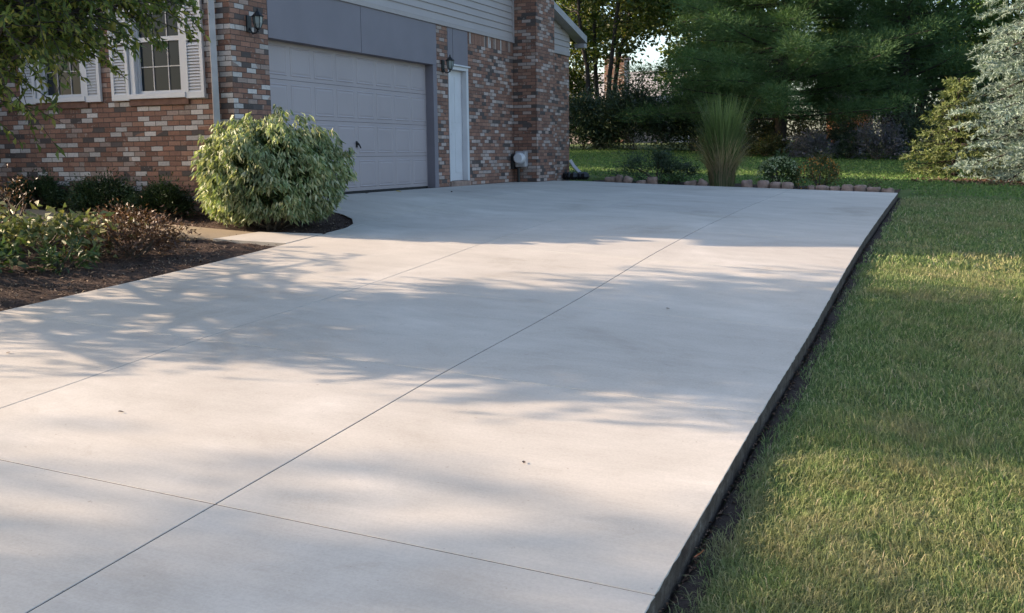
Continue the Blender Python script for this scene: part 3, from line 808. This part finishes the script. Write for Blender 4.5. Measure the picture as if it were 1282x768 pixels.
mound('pale_perennial', 'foliage', (-9.15, 8.35, gz(-9.15, 8.35)), .95, .75, .50, 1300, .12, .05, LM['hosta'], 'sunlit yellow green broad leaved perennial at the left edge of the bed', 'plant', droop=.35, lumps=26, sigma=.15)
mound('leafy_perennial', 'foliage', (-8.55, 7.05, gz(-8.55, 7.05)), .55, .5, .34, 420, .11, .045, LM['fern'], 'green perennial at the front left of the bed beside the driveway', 'plant', droop=.3, lumps=12)
mound('small_fern', 'foliage', (-8.05, 7.62, gz(-8.05, 7.62)), .28, .26, .34, 260, .14, .022, LM['fern'], 'small bright green fern in front of the dried plants', 'plant', droop=.2, lumps=8)
mound('dried_plant', 'foliage', (-8.12, 8.62, gz(-8.12, 8.62)), .66, .5, .40, 2400, .055, .02, LM['brown'], 'large reddish brown dried plant right of the yellow green perennial', 'dried plant', 'dried brown plants in the bed', lumps=18, sigma=.2)
mound('dried_plant', 'foliage', (-9.05, 9.5, gz(-9.05, 9.5)), .6, .3, .34, 1500, .055, .02, LM['brown'], 'brown wispy dried plant beside the tan path', 'dried plant', 'dried brown plants in the bed', lumps=14, sigma=.22)
mound('dried_plant', 'foliage', (-10.9, 9.6, gz(-10.9, 9.6)), .26, .25, .62, 320, .05, .016, LM['brown'], 'thin upright dried plant before the widest dark shrub', 'dried plant', 'dried brown plants in the bed', lumps=8, sigma=.22)
mound('light_shrub', 'foliage', (-12.0, 9.75, gz(-12.0, 9.75)), .55, .5, .55, 1500, .06, .022, LM['under'], 'mid green shrub at the left edge behind the yellow green perennial', 'shrub', lumps=14)

# --- far bed by the end of the driveway
def fz(x_, y_): return float(zg(x_, y_)) - .045
mound('low_shrub', 'foliage', (-6.05, 22.6, fz(-6.05, 22.6)), 1.05, .45, .62, 4600, .07, .02, LM['hedge'], 'low dark spreading shrub left of the tall ornamental grass', 'shrub', lumps=22)
mound('small_plant', 'foliage', (-5.55, 22.0, fz(-5.55, 22.0)), .27, .2, .26, 500, .06, .025, LM['fern'], 'small bright green plant among the edging stones', 'plant', lumps=10)
mound('pale_flower_bush', 'foliage', (-3.35, 22.4, fz(-3.35, 22.4)), .46, .40, .64, 1700, .07, .03, LM['fern'], 'rounded bush with pale flower heads behind the edging stones', 'bush', lumps=14)
pf = [o for o in bpy.data.objects if o.name == 'pale_flower_bush'][0]
n = 420; v = unit(R.normal(size=(n, 3)) * [1, 1, .7] + [0, 0, .75]) * np.array([.45, .40, .38]) + np.array([-3.35, 22.4, fz(-3.35, 22.4) + .27])
leaves('flower_heads', v, R.normal(size=(n, 3)) + [0, 0, .8], .055, .04, LM['pale'], pf)
mound('orange_flower_plant', 'foliage', (-2.5, 22.45, fz(-2.5, 22.45)), .58, .42, .62, 2400, .06, .02, LM['under'], 'loose plant dotted with orange flowers behind the edging stones', 'plant', lumps=18)
of = [o for o in bpy.data.objects if o.name == 'orange_flower_plant'][0]
n = 190; v = unit(R.normal(size=(n, 3)) * [1, 1, .8] + [0, -.3, .5]) * np.array([.46, .36, .42]) + np.array([-2.55, 22.45, fz(-2.55, 22.45) + .24])
leaves('flowers', v, R.normal(size=(n, 3)) + [0, 0, .6], .05, .035, LM['orange'], of)
mound('thin_weed', 'foliage', (-1.6, 22.3, fz(-1.6, 22.3)), .55, .25, .26, 420, .07, .012, LM['under'], 'sparse weeds behind the edging stones near the driveway corner', 'weeds', lumps=12)

def ornamental_grass(loc, h, spread):
    t = thing('ornamental_grass', loc, 'tall fountain shaped ornamental grass with a straw coloured base', 'ornamental grass')
    c = np.array(loc)
    for part, n, mat, k0, k1 in (('blades', 1300, LM['tallgrass'], .35, 1.0), ('straw_base', 800, LM['straw'], 0.0, .55)):
        V = []; a = R.uniform(0, 2 * math.pi, n); rr = np.sqrt(R.uniform(0, 1, n))
        hh = h * R.uniform(.5, 1.05, n) ** .8 * (1 if part == 'blades' else .58)
        lean = spread * rr * R.uniform(.3, 1.3, n)
        ca, sa = np.cos(a), np.sin(a); b0 = .24 * rr + .03; bx = R.normal(0, .10, n); by = R.normal(0, .10, n); dr = R.uniform(.02, .30, n)
        st = [0, .3, .55, .8, 1.0]; w = [.005, .006, .006, .004, .001]
        pts = []
        for s_, w_ in zip(st, w):
            out = b0 + lean * s_ ** 2.0; zz = hh * (s_ - dr * s_ ** 4)
            p = np.stack([ca * out + bx * s_ * s_, sa * out + by * s_ * s_, zz], -1) + c
            side = np.stack([-sa, ca, 0 * a], -1)
            pts += [p - side * w_, p + side * w_]
        V = np.stack(pts, 1)
        base = np.arange(n)[:, None] * 10
        F = np.concatenate([base + np.array([0, 1, 3, 2]), base + np.array([2, 3, 5, 4]), base + np.array([4, 5, 7, 6]), base + np.array([6, 7, 9, 8])], 0)
        link_mesh(part, V.reshape(-1, 3), F, mat, t)
ornamental_grass((-4.55, 22.35, fz(-4.55, 22.35)), 2.1, .46)

def crown_tree(name, loc, h, crown_c, crown_r, mat, label, cat, group=None, lumps=60, n=14000, L=.16, W=.09, sigma=.45, trunk_r=.16, trunks=1, bark='darkbark', droop=.2, spreadbase=.3, fork=.35, ragged=1.0, extra=None):
    """broadleaf tree: trunk(s) that fork into limbs reaching to leaf clumps"""
    t = thing(name, loc, label, cat, group)
    c = np.array(loc, float); cc = c + np.array(crown_c, float); cr = np.array(crown_r, float)
    d = unit(R.normal(size=(lumps, 3))); rr = R.uniform(.25, 1.0, lumps) ** .6
    K = cc + d * rr[:, None] * cr * (1 + R.normal(0, .10 * ragged, (lumps, 1)))
    if extra is not None: K = np.concatenate([K, np.array(extra) + c]); lumps = len(K)
    b = MB(); forks = []
    for k in range(trunks):
        a = 2 * math.pi * k / trunks + .7
        base = c + np.array([math.cos(a), math.sin(a), 0]) * (spreadbase * .35 if trunks > 1 else 0)
        topp = cc + np.array([math.cos(a), math.sin(a), 0]) * cr * (.45 if trunks > 1 else .05) + np.array([0, 0, cr[2] * .35])
        P = limb(b, base - np.array([0, 0, .15]), topp, trunk_r / math.sqrt(trunks), trunk_r * .22, .04, 9, 9)
        forks += [(P[i], trunk_r / math.sqrt(trunks) * (1 - .09 * i)) for i in range(3, 9)]
    FP = np.array([f[0] for f in forks])
    for q in K:
        dd = np.linalg.norm(FP - q, axis=1) + np.maximum(0, FP[:, 2] - q[2]) * 1.5
        i = int(np.argmin(dd)); limb(b, FP[i], q, max(.018, forks[i][1] * .35), .010, .10, 5, 5)
    b.build('trunk', M[bark], t, smooth=True)
    idx = R.integers(0, lumps, n)
    sg = (sigma * R.uniform(.5, 1.3, lumps))[idx][:, None] * np.array([1, 1, .62])
    off = R.normal(size=(n, 3)) * sg
    P = K[idx] + off
    D = off * .8 / sigma + R.normal(size=(n, 3)) * .7 + np.array([0, 0, -droop])
    leaves('crown', P, D, L * R.uniform(.6, 1.3, n), W * R.uniform(.6, 1.3, n), mat, t)
    return t

def twig_tree(name, loc, tips, mat, label, cat, trunk_r=.13, top=None):
    """small front tree: limbs, twigs and hanging slim leaves along each twig"""
    t = thing(name, loc, label, cat)
    c = np.array(loc, float); b = MB()
    top = np.array(top); P = limb(b, c - [0, 0, .1], top, trunk_r, .05, .03, 8, 10)
    P = np.array(P)
    C = []; D = []
    for q in tips:
        q = np.array(q); lo = P[2:]
        i = int(np.argmin(np.linalg.norm(lo - q, axis=1) + 2.0 * np.maximum(0, lo[:, 2] - q[2] + .2)))
        Lb = limb(b, lo[i], q, .035, .012, .09, 6, 6)
        for tw in range(26):
            s0 = np.array(Lb[R.integers(2, 6)]) + R.normal(0, .05, 3)
            dv = R.normal(size=3) * np.array([1, 1, .55]) + (q - lo[i]) / np.linalg.norm(q - lo[i]) * .9
            dv /= np.linalg.norm(dv); ln = R.uniform(.25, .7)
            pts = [s0 + dv * ln * s_ + np.array([0, 0, -.35 * ln * s_ * s_]) for s_ in np.linspace(0, 1, 5)]
            b.tube(pts, [.006, .005, .004, .003, .002], 4, cap=False)
            k = int(ln * 44)
            s_ = R.uniform(.08, 1, k)
            base = s0 + dv * (ln * s_)[:, None] + np.array([0, 0, -1.0]) * (.35 * ln * s_ * s_)[:, None]
            C.append(base); D.append(dv * .5 + R.normal(size=(k, 3)) * .6 + np.array([0, 0, -.75]))
    b.build('trunk', M['darkbark'], t, smooth=True)
    C = np.concatenate(C); D = np.concatenate(D)
    leaves('crown', C, D, R.uniform(.05, .105, len(C)), R.uniform(.02, .034, len(C)), mat, t)
    return t

# front tree: trunk stands just left of the view, crown reaches in and shades the drive
tl = (-9.75, 5.65, gz(-9.75, 5.65))
tips = []
for k in range(215):
    d = unit(R.normal(size=3)); rr = R.uniform(.35, 1) ** .5
    p = np.array([-9.3, 5.95, 2.35]) + d * rr * np.array([3.1, 2.55, 1.45])
    p[2] = max(p[2], 1.0 + .22 * (p[0] + 7.0))
    tips.append(p)
for k in range(700):
    d = unit(R.normal(size=3)) * R.uniform(.2, 1) ** .4
    p = np.array([-10.6, 6.5, 1.15]) + d * np.array([2.6, 3.2, 1.25])
    if p[0] < -1.15 * p[1] - 1.25 and p[1] < 9.0: tips.append(p)
    if len(tips) > 240: break
for k in range(15): tips.append(np.array([R.uniform(-7.3, -6.3), R.uniform(6.4, 7.2), R.uniform(1.45, 2.0)]))
for k in range(16): tips.append(np.array([R.uniform(-7.3, -5.9), R.uniform(5.7, 6.9), 0]) + [0, 0, 1.0 + R.uniform(0, .6)])
# low boughs seen at the top left of the picture
tips += [(-6.55, 6.1, .95), (-6.9, 5.9, .78), (-7.0, 6.2, .85), (-6.7, 6.5, 1.05), (-6.4, 6.6, 1.32), (-6.6, 7.1, 1.5), (-6.5, 6.9, 1.35), (-6.5, 7.0, 1.30), (-7.2, 6.0, .85), (-6.3, 6.3, 1.05)]
twig_tree('front_tree', tl, tips, LM['pear'], 'slim leaved tree whose drooping boughs hang before the windows', 'tree', .12, (-9.35, 5.95, 3.2))

# shade trees to the left, out of the view, whose long soft shadows cross the driveway and lawn
crown_tree('shade_tree', (-30.0, -4.2, -1.9), 11, (0, 0, 9.5), (3.2, 1.7, 2.6), LM['shade'], 'broad shade tree far left across the yard, its shadow on the near drive', 'tree', 'shade trees left of the driveway', lumps=46, n=5200, L=.24, W=.15, sigma=.42)

crown_tree('back_tree', (-18.7, 52.0, bz(-18.7, 52)), 8, (0, 0, 4.6), (1.5, 1.6, 2.8), LM['maple'], 'small leafy tree between the house eave and the neighbour chimney', 'tree', 'deciduous trees at the back of the yard', lumps=40, n=5000, L=.22, W=.14, sigma=.4, trunk_r=.1)
BEHIND = [(-21.8, 28.9, 12.0, 'shade tree behind the house nearest its rear corner'), (-23.5, 34.6, 13.0, 'tall shade tree behind the house farther back'), (-25.5, 40.4, 13.0, 'shade tree behind the house by the far hedge'), (-27.5, 46.4, 13.0, 'shade tree behind the house beyond the far hedge')]
for x_, y_, h_, lab in BEHIND:
    crown_tree('shade_tree', (x_, y_, -.3), h_, (0, 0, h_ * .56), (3.6, 3.2, h_ * .40), LM['shade'], lab, 'tree', 'shade trees behind the house', lumps=110, n=15000, L=.32, W=.22, sigma=.6)
# --- back yard
crown_tree('multi_stem_tree', (-15.0, 46.5, bz(-15, 46.5)), 12.5, (0.4, 0, 8.0), (4.4, 3.4, 4.3), LM['maple'], 'tall multi stemmed tree with thin foliage behind the dark hedge beside the house', 'tree', lumps=110, n=17000, L=.21, W=.13, sigma=.42, trunk_r=.26, trunks=4, spreadbase=.9)
crown_tree('back_tree', (-9.9, 50.0, bz(-9.9, 50)), 12, (-.4, 0, 6.6), (3.7, 3, 5.2), LM['shade'], 'thin crowned tree left of the big pine with sky showing through', 'tree', 'deciduous trees at the back of the yard', lumps=110, n=17000, L=.24, W=.15, sigma=.42, trunk_r=.2, trunks=2)
crown_tree('back_tree', (-1.9, 45.0, bz(-1.9, 45)), 12, (0.3, 0, 7.0), (4.2, 3.4, 5.2), LM['shade'], 'dark multi stemmed tree right of the big pine with slanting trunks', 'tree', 'deciduous trees at the back of the yard', lumps=90, n=15000, L=.24, W=.15, sigma=.42, trunk_r=.4, trunks=5, spreadbase=1.2)
crown_tree('back_tree', (3.4, 47.0, bz(3.4, 47)), 12, (0, 0, 6.5), (4.0, 3.4, 5.2), LM['shade'], 'dense dark tree behind the blue spruce', 'tree', 'deciduous trees at the back of the yard', lumps=80, n=15000, L=.24, W=.15, sigma=.45, trunk_r=.3)

def conifer(name, loc, h, r, mat, label, cat, group=None, whorl=.34, per=9, twig=.24, needle=.065, nw=.012, cards=14, droop=.35, z0=.25, tuft=True, dens=1.0, up=.12, power=.85, bark='darkbark', seedlen=.1, spread_card=.85):
    """spruce: whorls of boughs with sprays of needles along each bough"""
    t = thing(name, loc, label, cat, group)
    c = np.array(loc, float); b = MB()
    b.tube([c - [0, 0, .1], c + [0, 0, h * .5], c + [0, 0, h * .98]], [r * .075, r * .05, .01], 8)
    C = []; D = []
    z = z0
    while z < h * .97:
        f = (1 - z / h) ** power
        L0 = r * f + .08
        k = max(4, int(per * (0.55 + .6 * f)))
        ph = R.uniform(0, 6.3)
        for j in range(k):
            a = ph + 2 * math.pi * j / k + R.normal(0, .15); L = L0 * R.uniform(.78, 1.10)
            zz = z + R.normal(0, whorl * .3)
            o = np.array([math.cos(a), math.sin(a), 0]); sd = np.array([-math.sin(a), math.cos(a), 0])
            m = max(3, int(L / (twig * .5) * dens))
            pts = []
            for s_ in np.linspace(0, 1, 6):
                pts.append(c + o * L * s_ + np.array([0, 0, zz - droop * L * s_ ** 1.3 + up * L * s_ ** 3]))
            b.tube(pts, list(np.linspace(.02 + .012 * L, .005, 6)), 5, cap=False)
            ss_ = np.linspace(.18, 1, m)
            for s_ in ss_:
                p = c + o * L * s_ + np.array([0, 0, zz - droop * L * s_ ** 1.3 + up * L * s_ ** 3])
                for side in (-1, 1):
                    tl_ = twig * R.uniform(.7, 1.3) * (1.25 - .5 * s_)
                    dv = o * .75 + sd * side * R.uniform(.5, 1.1) + np.array([0, 0, R.normal(-.25, .25)])
                    dv /= np.linalg.norm(dv)
                    q = R.uniform(0, 1, cards)
                    base = p + dv * (tl_ * q)[:, None]
                    C.append(base); D.append(dv * spread_card + R.normal(size=(cards, 3)) * .55)
        z += whorl * (0.75 + .5 * f)
    b.build('trunk', M[bark], t)
    C = np.concatenate(C); D = np.concatenate(D)
    leaves('needles', C, D, needle * R.uniform(.7, 1.3, len(C)), nw * R.uniform(.8, 1.3, len(C)), mat, t, fold=.1)
    return t
conifer('blue_spruce', (2.0, 28.6, bz(2.0, 28.6)), 8.4, 2.25, LM['spruce'], 'sunlit blue spruce with pale drooping boughs at the right edge of the lawn', 'spruce', whorl=.40, per=11, twig=.46, needle=.13, nw=.021, cards=40, droop=.50, z0=.45, up=.20)
conifer('green_spruce', (0.08, 29.7, bz(.08, 29.7)), 2.55, 1.35, LM['yspruce'], 'smaller yellow green spruce left of the blue spruce', 'spruce', whorl=.26, per=12, twig=.32, needle=.12, nw=.030, cards=12, droop=.15, z0=.3, up=.1)

def pine(name, loc, h, r, label, cat, group=None, z0=1.6, per=6, n_pl=46, mat='pine', whorl=.62):
    """white pine: long level boughs that carry soft plumes of needles"""
    t = thing(name, loc, label, cat, group)
    c = np.array(loc, float); b = MB()
    b.tube([c - [0, 0, .2], c + [0.1, 0, h * .5], c + [0, 0, h * .97]], [.24, .16, .03], 9)
    C = []; D = []
    z = z0
    while z < h * .96:
        f = min(1.0, (1 - z / h) * 1.45) ** .75
        ph = R.uniform(0, 6.3)
        for j in range(per):
            a = ph + 2 * math.pi * j / per + R.normal(0, .22); L = r * f * R.uniform(.6, 1.12) + .2; zz = z + R.normal(0, .2)
            o = np.array([math.cos(a), math.sin(a), 0]); sd = np.array([-math.sin(a), math.cos(a), 0])
            rise = R.uniform(-.08, .16)
            b.tube([c + o * L * s_ + np.array([0, 0, zz + rise * L * s_ ** 2]) for s_ in np.linspace(0, 1, 5)], list(np.linspace(.05, .012, 5)), 5, cap=False)
            m = int(5 + L * 4.0)
            for s_ in np.linspace(.3, 1.03, m):
                p = c + o * L * s_ + sd * R.normal(0, .30 * (1.2 - .6 * s_)) + np.array([0, 0, zz + rise * L * s_ ** 2 + R.normal(.06, .09)])
                k = n_pl
                off = R.normal(size=(k, 3)) * np.array([.26, .26, .12])
                C.append(p + off); D.append(off * 3 + o * .35 + np.array([0, 0, .45]) + R.normal(size=(k, 3)) * .4)
        z += whorl
    b.build('trunk', M['darkbark'], t)
    C = np.concatenate(C); D = np.concatenate(D)
    leaves('needles', C, D,   .20 * R.uniform(.7, 1.3, len(C)), .021 * R.uniform(.7, 1.3, len(C)), LM[mat], t, fold=.1)
    return t
pine('white_pine', (-6.0, 40.0, bz(-6.0, 40)), 11.0, 5.0, 'big soft needled pine with level plumes in the middle of the back yard', 'pine', 'pines at the back of the yard', z0=1.6, per=9, n_pl=85)
pine('white_pine', (-1.9, 42.2, bz(-1.9, 42.2)), 9.0, 3.3, 'darker narrower pine right of the big pine', 'pine', 'pines at the back of the yard', z0=2.2, per=6, n_pl=60)

HED = [(-14.6, 42.4, 1.9, 2.1, 'dark hedge shrub nearest the brick house corner'), (-12.2, 42.0, 2.0, 2.5, 'tall dark hedge shrub below the neighbour chimney'), (-9.9, 42.6, 1.9, 2.2, 'dark hedge shrub left of the big pine')]
for x_, y_, r_, h_, lab in HED:
    mound('hedge_shrub', 'foliage', (x_, y_, bz(x_, y_)), r_, 1.4, h_ * 1.05, 12000, .16, .06, LM['hedge'], lab, 'shrub', 'dark hedge shrubs at the back of the lawn', lumps=46, sigma=.17, hollow=.35)
UND = [(-8.0, 39.6, 1.0, .8, 'under', 'low mixed shrub under the left side of the big pine'), (-6.3, 38.9, .8, .6, 'under', 'low weedy shrub directly under the big pine'), (-7.2, 41.0, 1.4, 1.5, 'hedge', 'dark bush behind the low shrubs under the big pine'),
       (-4.6, 38.6, .85, .75, 'lav', 'grey lavender bush left of the dark low bush'), (-3.4, 39.0, .8, 1.0, 'hedge', 'dark low bush between the two lavender bushes'), (-2.4, 38.6, 1.0, 1.15, 'lav', 'wider grey lavender bush left of the spruces'),
       (-1.1, 39.2, .9, 1.5, 'hedge', 'dark shrub behind the yellow green spruce'), (-5.6, 40.6, 1.2, 1.3, 'under', 'yellowish shrub behind the grey lavender bush'), (1.4, 40.0, 1.6, 1.9, 'hedge', 'dark shrub behind the blue spruce'), (-4.0, 42.5, 1.3, 1.1, 'hedge', 'dark low shrub in front of the orange outbuilding'), (-7.6, 43.0, 1.4, 1.9, 'under', 'taller mixed shrub between the pine trunk and the orange outbuilding'), (-3.0, 47.5, 1.9, 2.6, 'hedge', 'tall dark shrub among the slanting trunks'), (-8.4, 46.0, 2.2, 2.6, 'hedge', 'tall dark shrub behind the pine trunk'), (-0.4, 46.5, 1.9, 2.5, 'hedge', 'tall dark shrub left of the spruces, under the dense dark tree')]
for x_, y_, r_, h_, mk, lab in UND:
    mound('understory_shrub', 'foliage', (x_, y_, bz(x_, y_)), r_, .8, h_ * 1.1, int(2000 + 900 * r_ * h_), .13, .045, LM[mk], lab, 'shrub', 'understory shrubs along the back of the lawn', lumps=20, sigma=.2)

# neighbour house beyond the hedge
nh = thing('neighbor_house', (-21.0, 76.0, .5), 'neighbour house with grey roof and brick chimney seen through the trees', 'house')
b = MB(); b.box((-32, 74, 0.3), (-19.2, 84, 3.6)); b.build('wall', M['siding'], nh)
b = MB(); b.add([(-32.5, 73.4, 3.5), (-18.7, 73.4, 3.5), (-18.7, 79, 6.3), (-32.5, 79, 6.3), (-32.5, 84.6, 3.5), (-18.7, 84.6, 3.5)], [(0, 1, 2, 3), (3, 2, 5, 4), (0, 3, 4), (1, 5, 2), (0, 4, 5, 1)]); b.build('roof', paint('pale_shingle', (0.26, 0.245, 0.24), .95, .2, 4), nh)
b = MB(); b.box((-23.4, 72.6, 0.3), (-21.9, 73.9, 6.7)); b.box((-23.5, 72.5, 6.702), (-21.8, 74.0, 6.9)); b.build('chimney', M['brick'], nh)
n2 = thing('brick_shed', (-5.0, 62.0, .4), 'orange brick outbuilding glimpsed under the pine', 'outbuilding')
b = MB(); b.box((-6.6, 61, .2), (-4.4, 65, 2.7)); b.build('wall', paint('orange_brick', (0.36, 0.15, 0.08), .9, .2, 5), n2)
b = MB(); b.add([(-6.8, 60.7, 2.7), (-4.2, 60.7, 2.7), (-4.2, 63, 3.7), (-6.8, 63, 3.7), (-6.8, 65.3, 2.7), (-4.2, 65.3, 2.7)], [(0, 1, 2, 3), (3, 2, 5, 4), (0, 3, 4), (1, 5, 2), (0, 4, 5, 1)]); b.build('roof', M['shingle'], n2)
# trees farther off
FAR = [(-27, 66), (-13.5, 66), (-6.5, 70), (0.5, 64), (7.5, 60), (14, 66), (12.0, 50), (9.0, 41)]
FL = ['distant tree left of the neighbour house', 'distant tree at the right end of the neighbour house', 'distant tree above the orange outbuilding', 'distant tree right of the orange outbuilding',
      'distant tree behind the dense dark tree', 'distant tree at the far right beyond the dense dark tree', 'tree right of the dense dark tree, outside the spruces', 'tree right of the blue spruce at the yard edge']
for (x_, y_), lab in zip(FAR, FL):
    crown_tree('distant_tree', (x_, y_, bz(x_, y_)), 10, (0, 0, R.uniform(4.3, 5.2)), (R.uniform(3.2, 4), 3, R.uniform(3.6, 4.4)), LM['shade'] if x_ > -10 else LM['maple'], lab, 'tree', 'distant trees beyond the yard', lumps=46, n=5200, L=.34, W=.22, sigma=.5, trunk_r=.22)
crown_tree('distant_tree', (-18.6, 58.0, bz(-18.6, 58)), 12, (0.4, 0, 7.9), (3.6, 2.6, 2.6), LM['maple'], 'distant tree whose crown hangs above the neighbour chimney', 'tree', 'distant trees beyond the yard', lumps=60, n=9000, L=.26, W=.17, sigma=.45, trunk_r=.14)
# spruce bed of bark chips
x = R.normal(1.3, .95, 1500); y = R.normal(27.2, .55, 1500)
chips('bark_mulch', x, y, zlawn(x, y) + .02, .10, .05, M['redchip'], 'reddish bark mulch under the blue spruce', 'mulch')

# ------------------------------------------------------------------ grass
def grass(name, x, y, h, w_, label, mat='blade'):
    n = len(x)
    z = zlawn(x, y)
    a = 2.2 * np.sin(x * 2.3 + 1.7 * np.sin(y * 1.9)) + 2.0 * np.sin(y * 2.9 + x) + R.normal(0, 1.7, n)
    cl = .5 + .5 * np.sin(x * 5.3 + 2.1 * np.sin(y * 2.7 + .6)) * np.sin(y * 4.7 + 2.3 * np.sin(x * 3.3))
    hh = h * R.uniform(.4, 1.35, n) * (.62 + .62 * cl); lie = R.uniform(0, 1, n) < .22
    le = hh * np.where(lie, R.uniform(1.2, 1.9, n), R.uniform(.25, 1.15, n)); hh = np.where(lie, hh * .55, hh)
    d = np.stack([np.cos(a), np.sin(a), 0 * a], -1); a2 = R.uniform(0, 2 * math.pi, n); s_ = np.stack([np.cos(a2), np.sin(a2), 0 * a], -1)
    p = np.stack([x, y, z], -1); ww = (w_ * R.uniform(.7, 1.3, n))[:, None]
    mid = p + d * (le * .35)[:, None] + np.array([0, 0, 1.0]) * (hh * .62)[:, None]
    tip = p + d * le[:, None] + np.array([0, 0, 1.0]) * (hh * np.clip(1 - .30 * le / hh, .35, 1))[:, None]
    V = np.stack([p - s_ * ww * .5, p + s_ * ww * .5, mid + s_ * ww * .4, tip, mid - s_ * ww * .4], 1)
    base = np.arange(n)[:, None] * 5
    F = np.concatenate([base + np.array([[0, 1, 2]]), base + np.array([[0, 2, 4]]), base + np.array([[4, 2, 3]])], 0)
    return tag(link_mesh(name, V.reshape(-1, 3), F, M[mat]), label, 'grass', kind='stuff')
def edge_ok(x, y):
    e = -0.875 + .03 * np.sin(y * 3.1) + .035 * np.sin(y * 8.3 + 1) + R.normal(0, .03, len(x))
    return x > e
def scatter(n, x0, x1, y0, y1):
    x = R.uniform(x0, x1, n); y = R.uniform(y0, y1, n); k = edge_ok(x, y)
    cl = .5 + .5 * np.sin(x * 7.3 + 2 * np.sin(y * 3.7)) * np.sin(y * 6.1 + 1.7 * np.sin(x * 4.1))
    k &= R.uniform(0, 1, n) < np.where(x < -.62, .22, .36) + .62 * cl
    return x[k], y[k]
x, y = scatter(330000, -.9, 2.9, 2.4, 6.5); grass('grass_near', x, y, .054, .0034, 'short mown grass beside the near driveway edge')
x, y = scatter(240000, -.9, 4.4, 6.5, 12.0); grass('grass_middle', x, y, .050, .0055, 'short mown grass beside the middle of the driveway')
x, y = scatter(120000, -.9, 7.5, 12.0, 21.8); grass('grass_far', x, y, .055, .013, 'short mown grass beside the far end of the driveway')
x = R.uniform(-17, 6, 90000); y = R.uniform(21.8, 43, 90000); k = (y > 23.35) | (x > -.75); k &= ((x > -8.3) | (y > 25.6)) & (x > -0.62 * y + 5); x, y = x[k], y[k]
grass('grass_back', x, y, .06, .028, 'mown grass of the back lawn', 'back_blade')

# ------------------------------------------------------------------ fallen leaves and bits on the concrete
def fallen(x_, y_, s, a, col, lab, z=None, tilt=.15):
    m = col
    n1 = 9; V = []; F = []
    prof = [(0, 0), (.12, .22), (.32, .36), (.55, .38), (.78, .22), (1.0, 0)]
    for u, h_ in prof:
        for sg in (-1, 0, 1):
            V.append(((u - .5) * s, sg * h_ * s * .8, abs(sg) * h_ * s * .22 + .02 * s + .10 * s * (u - .5) ** 2))
    for i in range(len(prof) - 1):
        for j in (0, 1): F.append((i * 3 + j, i * 3 + j + 1, i * 3 + j + 4, i * 3 + j + 3))
    me = bpy.data.meshes.new('fallen_leaf'); me.from_pydata(V, [], F); me.update(); me.materials.append(m)
    o = bpy.data.objects.new('fallen_leaf', me); COL.objects.link(o)
    o.location = (x_, y_, (float(zg(x_, y_)) if z is None else z) + .006); o.rotation_euler = (tilt, R.normal(0, .1), a)
    return tag(o, lab, 'leaf', 'fallen leaves')
LO = paint('leaf_orange', (0.42, 0.13, 0.05), .7, .3, 30); LY = paint('leaf_yellow', (0.42, 0.30, 0.06), .7, .3, 30); LB = paint('leaf_brown', (0.07, 0.04, 0.025), .8, .3, 30)
fallen(-.885, 4.05, .085, 1.4, LO, 'orange brown leaf caught against the dark driveway edge', z=float(zg(-.92, 4.05)) - .045, tilt=-.75)
fallen(-8.35, 14.95, .10, .4, LY, 'yellow leaf below the garage door')
fallen(-8.5, 14.2, .07, 1.4, LB, 'brown leaf at the foot of the garage door')
fallen(-7.7, 15.6, .06, 2.4, LB, 'small brown leaf on the apron before the garage door pier')
fallen(-4.27, 4.37, .035, 1.0, LB, 'dark bit of leaf on the sunlit slab nearest the left joint')
fallen(-5.86, 5.01, .035, .3, LB, 'dark bit of leaf near the left edge of the driveway')
fallen(-2.15, 8.43, .04, .8, LB, 'dark bit of leaf in the tree shade right of the middle joint')
fallen(-1.9, 4.6, .03, 2.0, LB, 'tiny dark bit of leaf on the bright right slab')
print('scene built', len(bpy.data.objects))
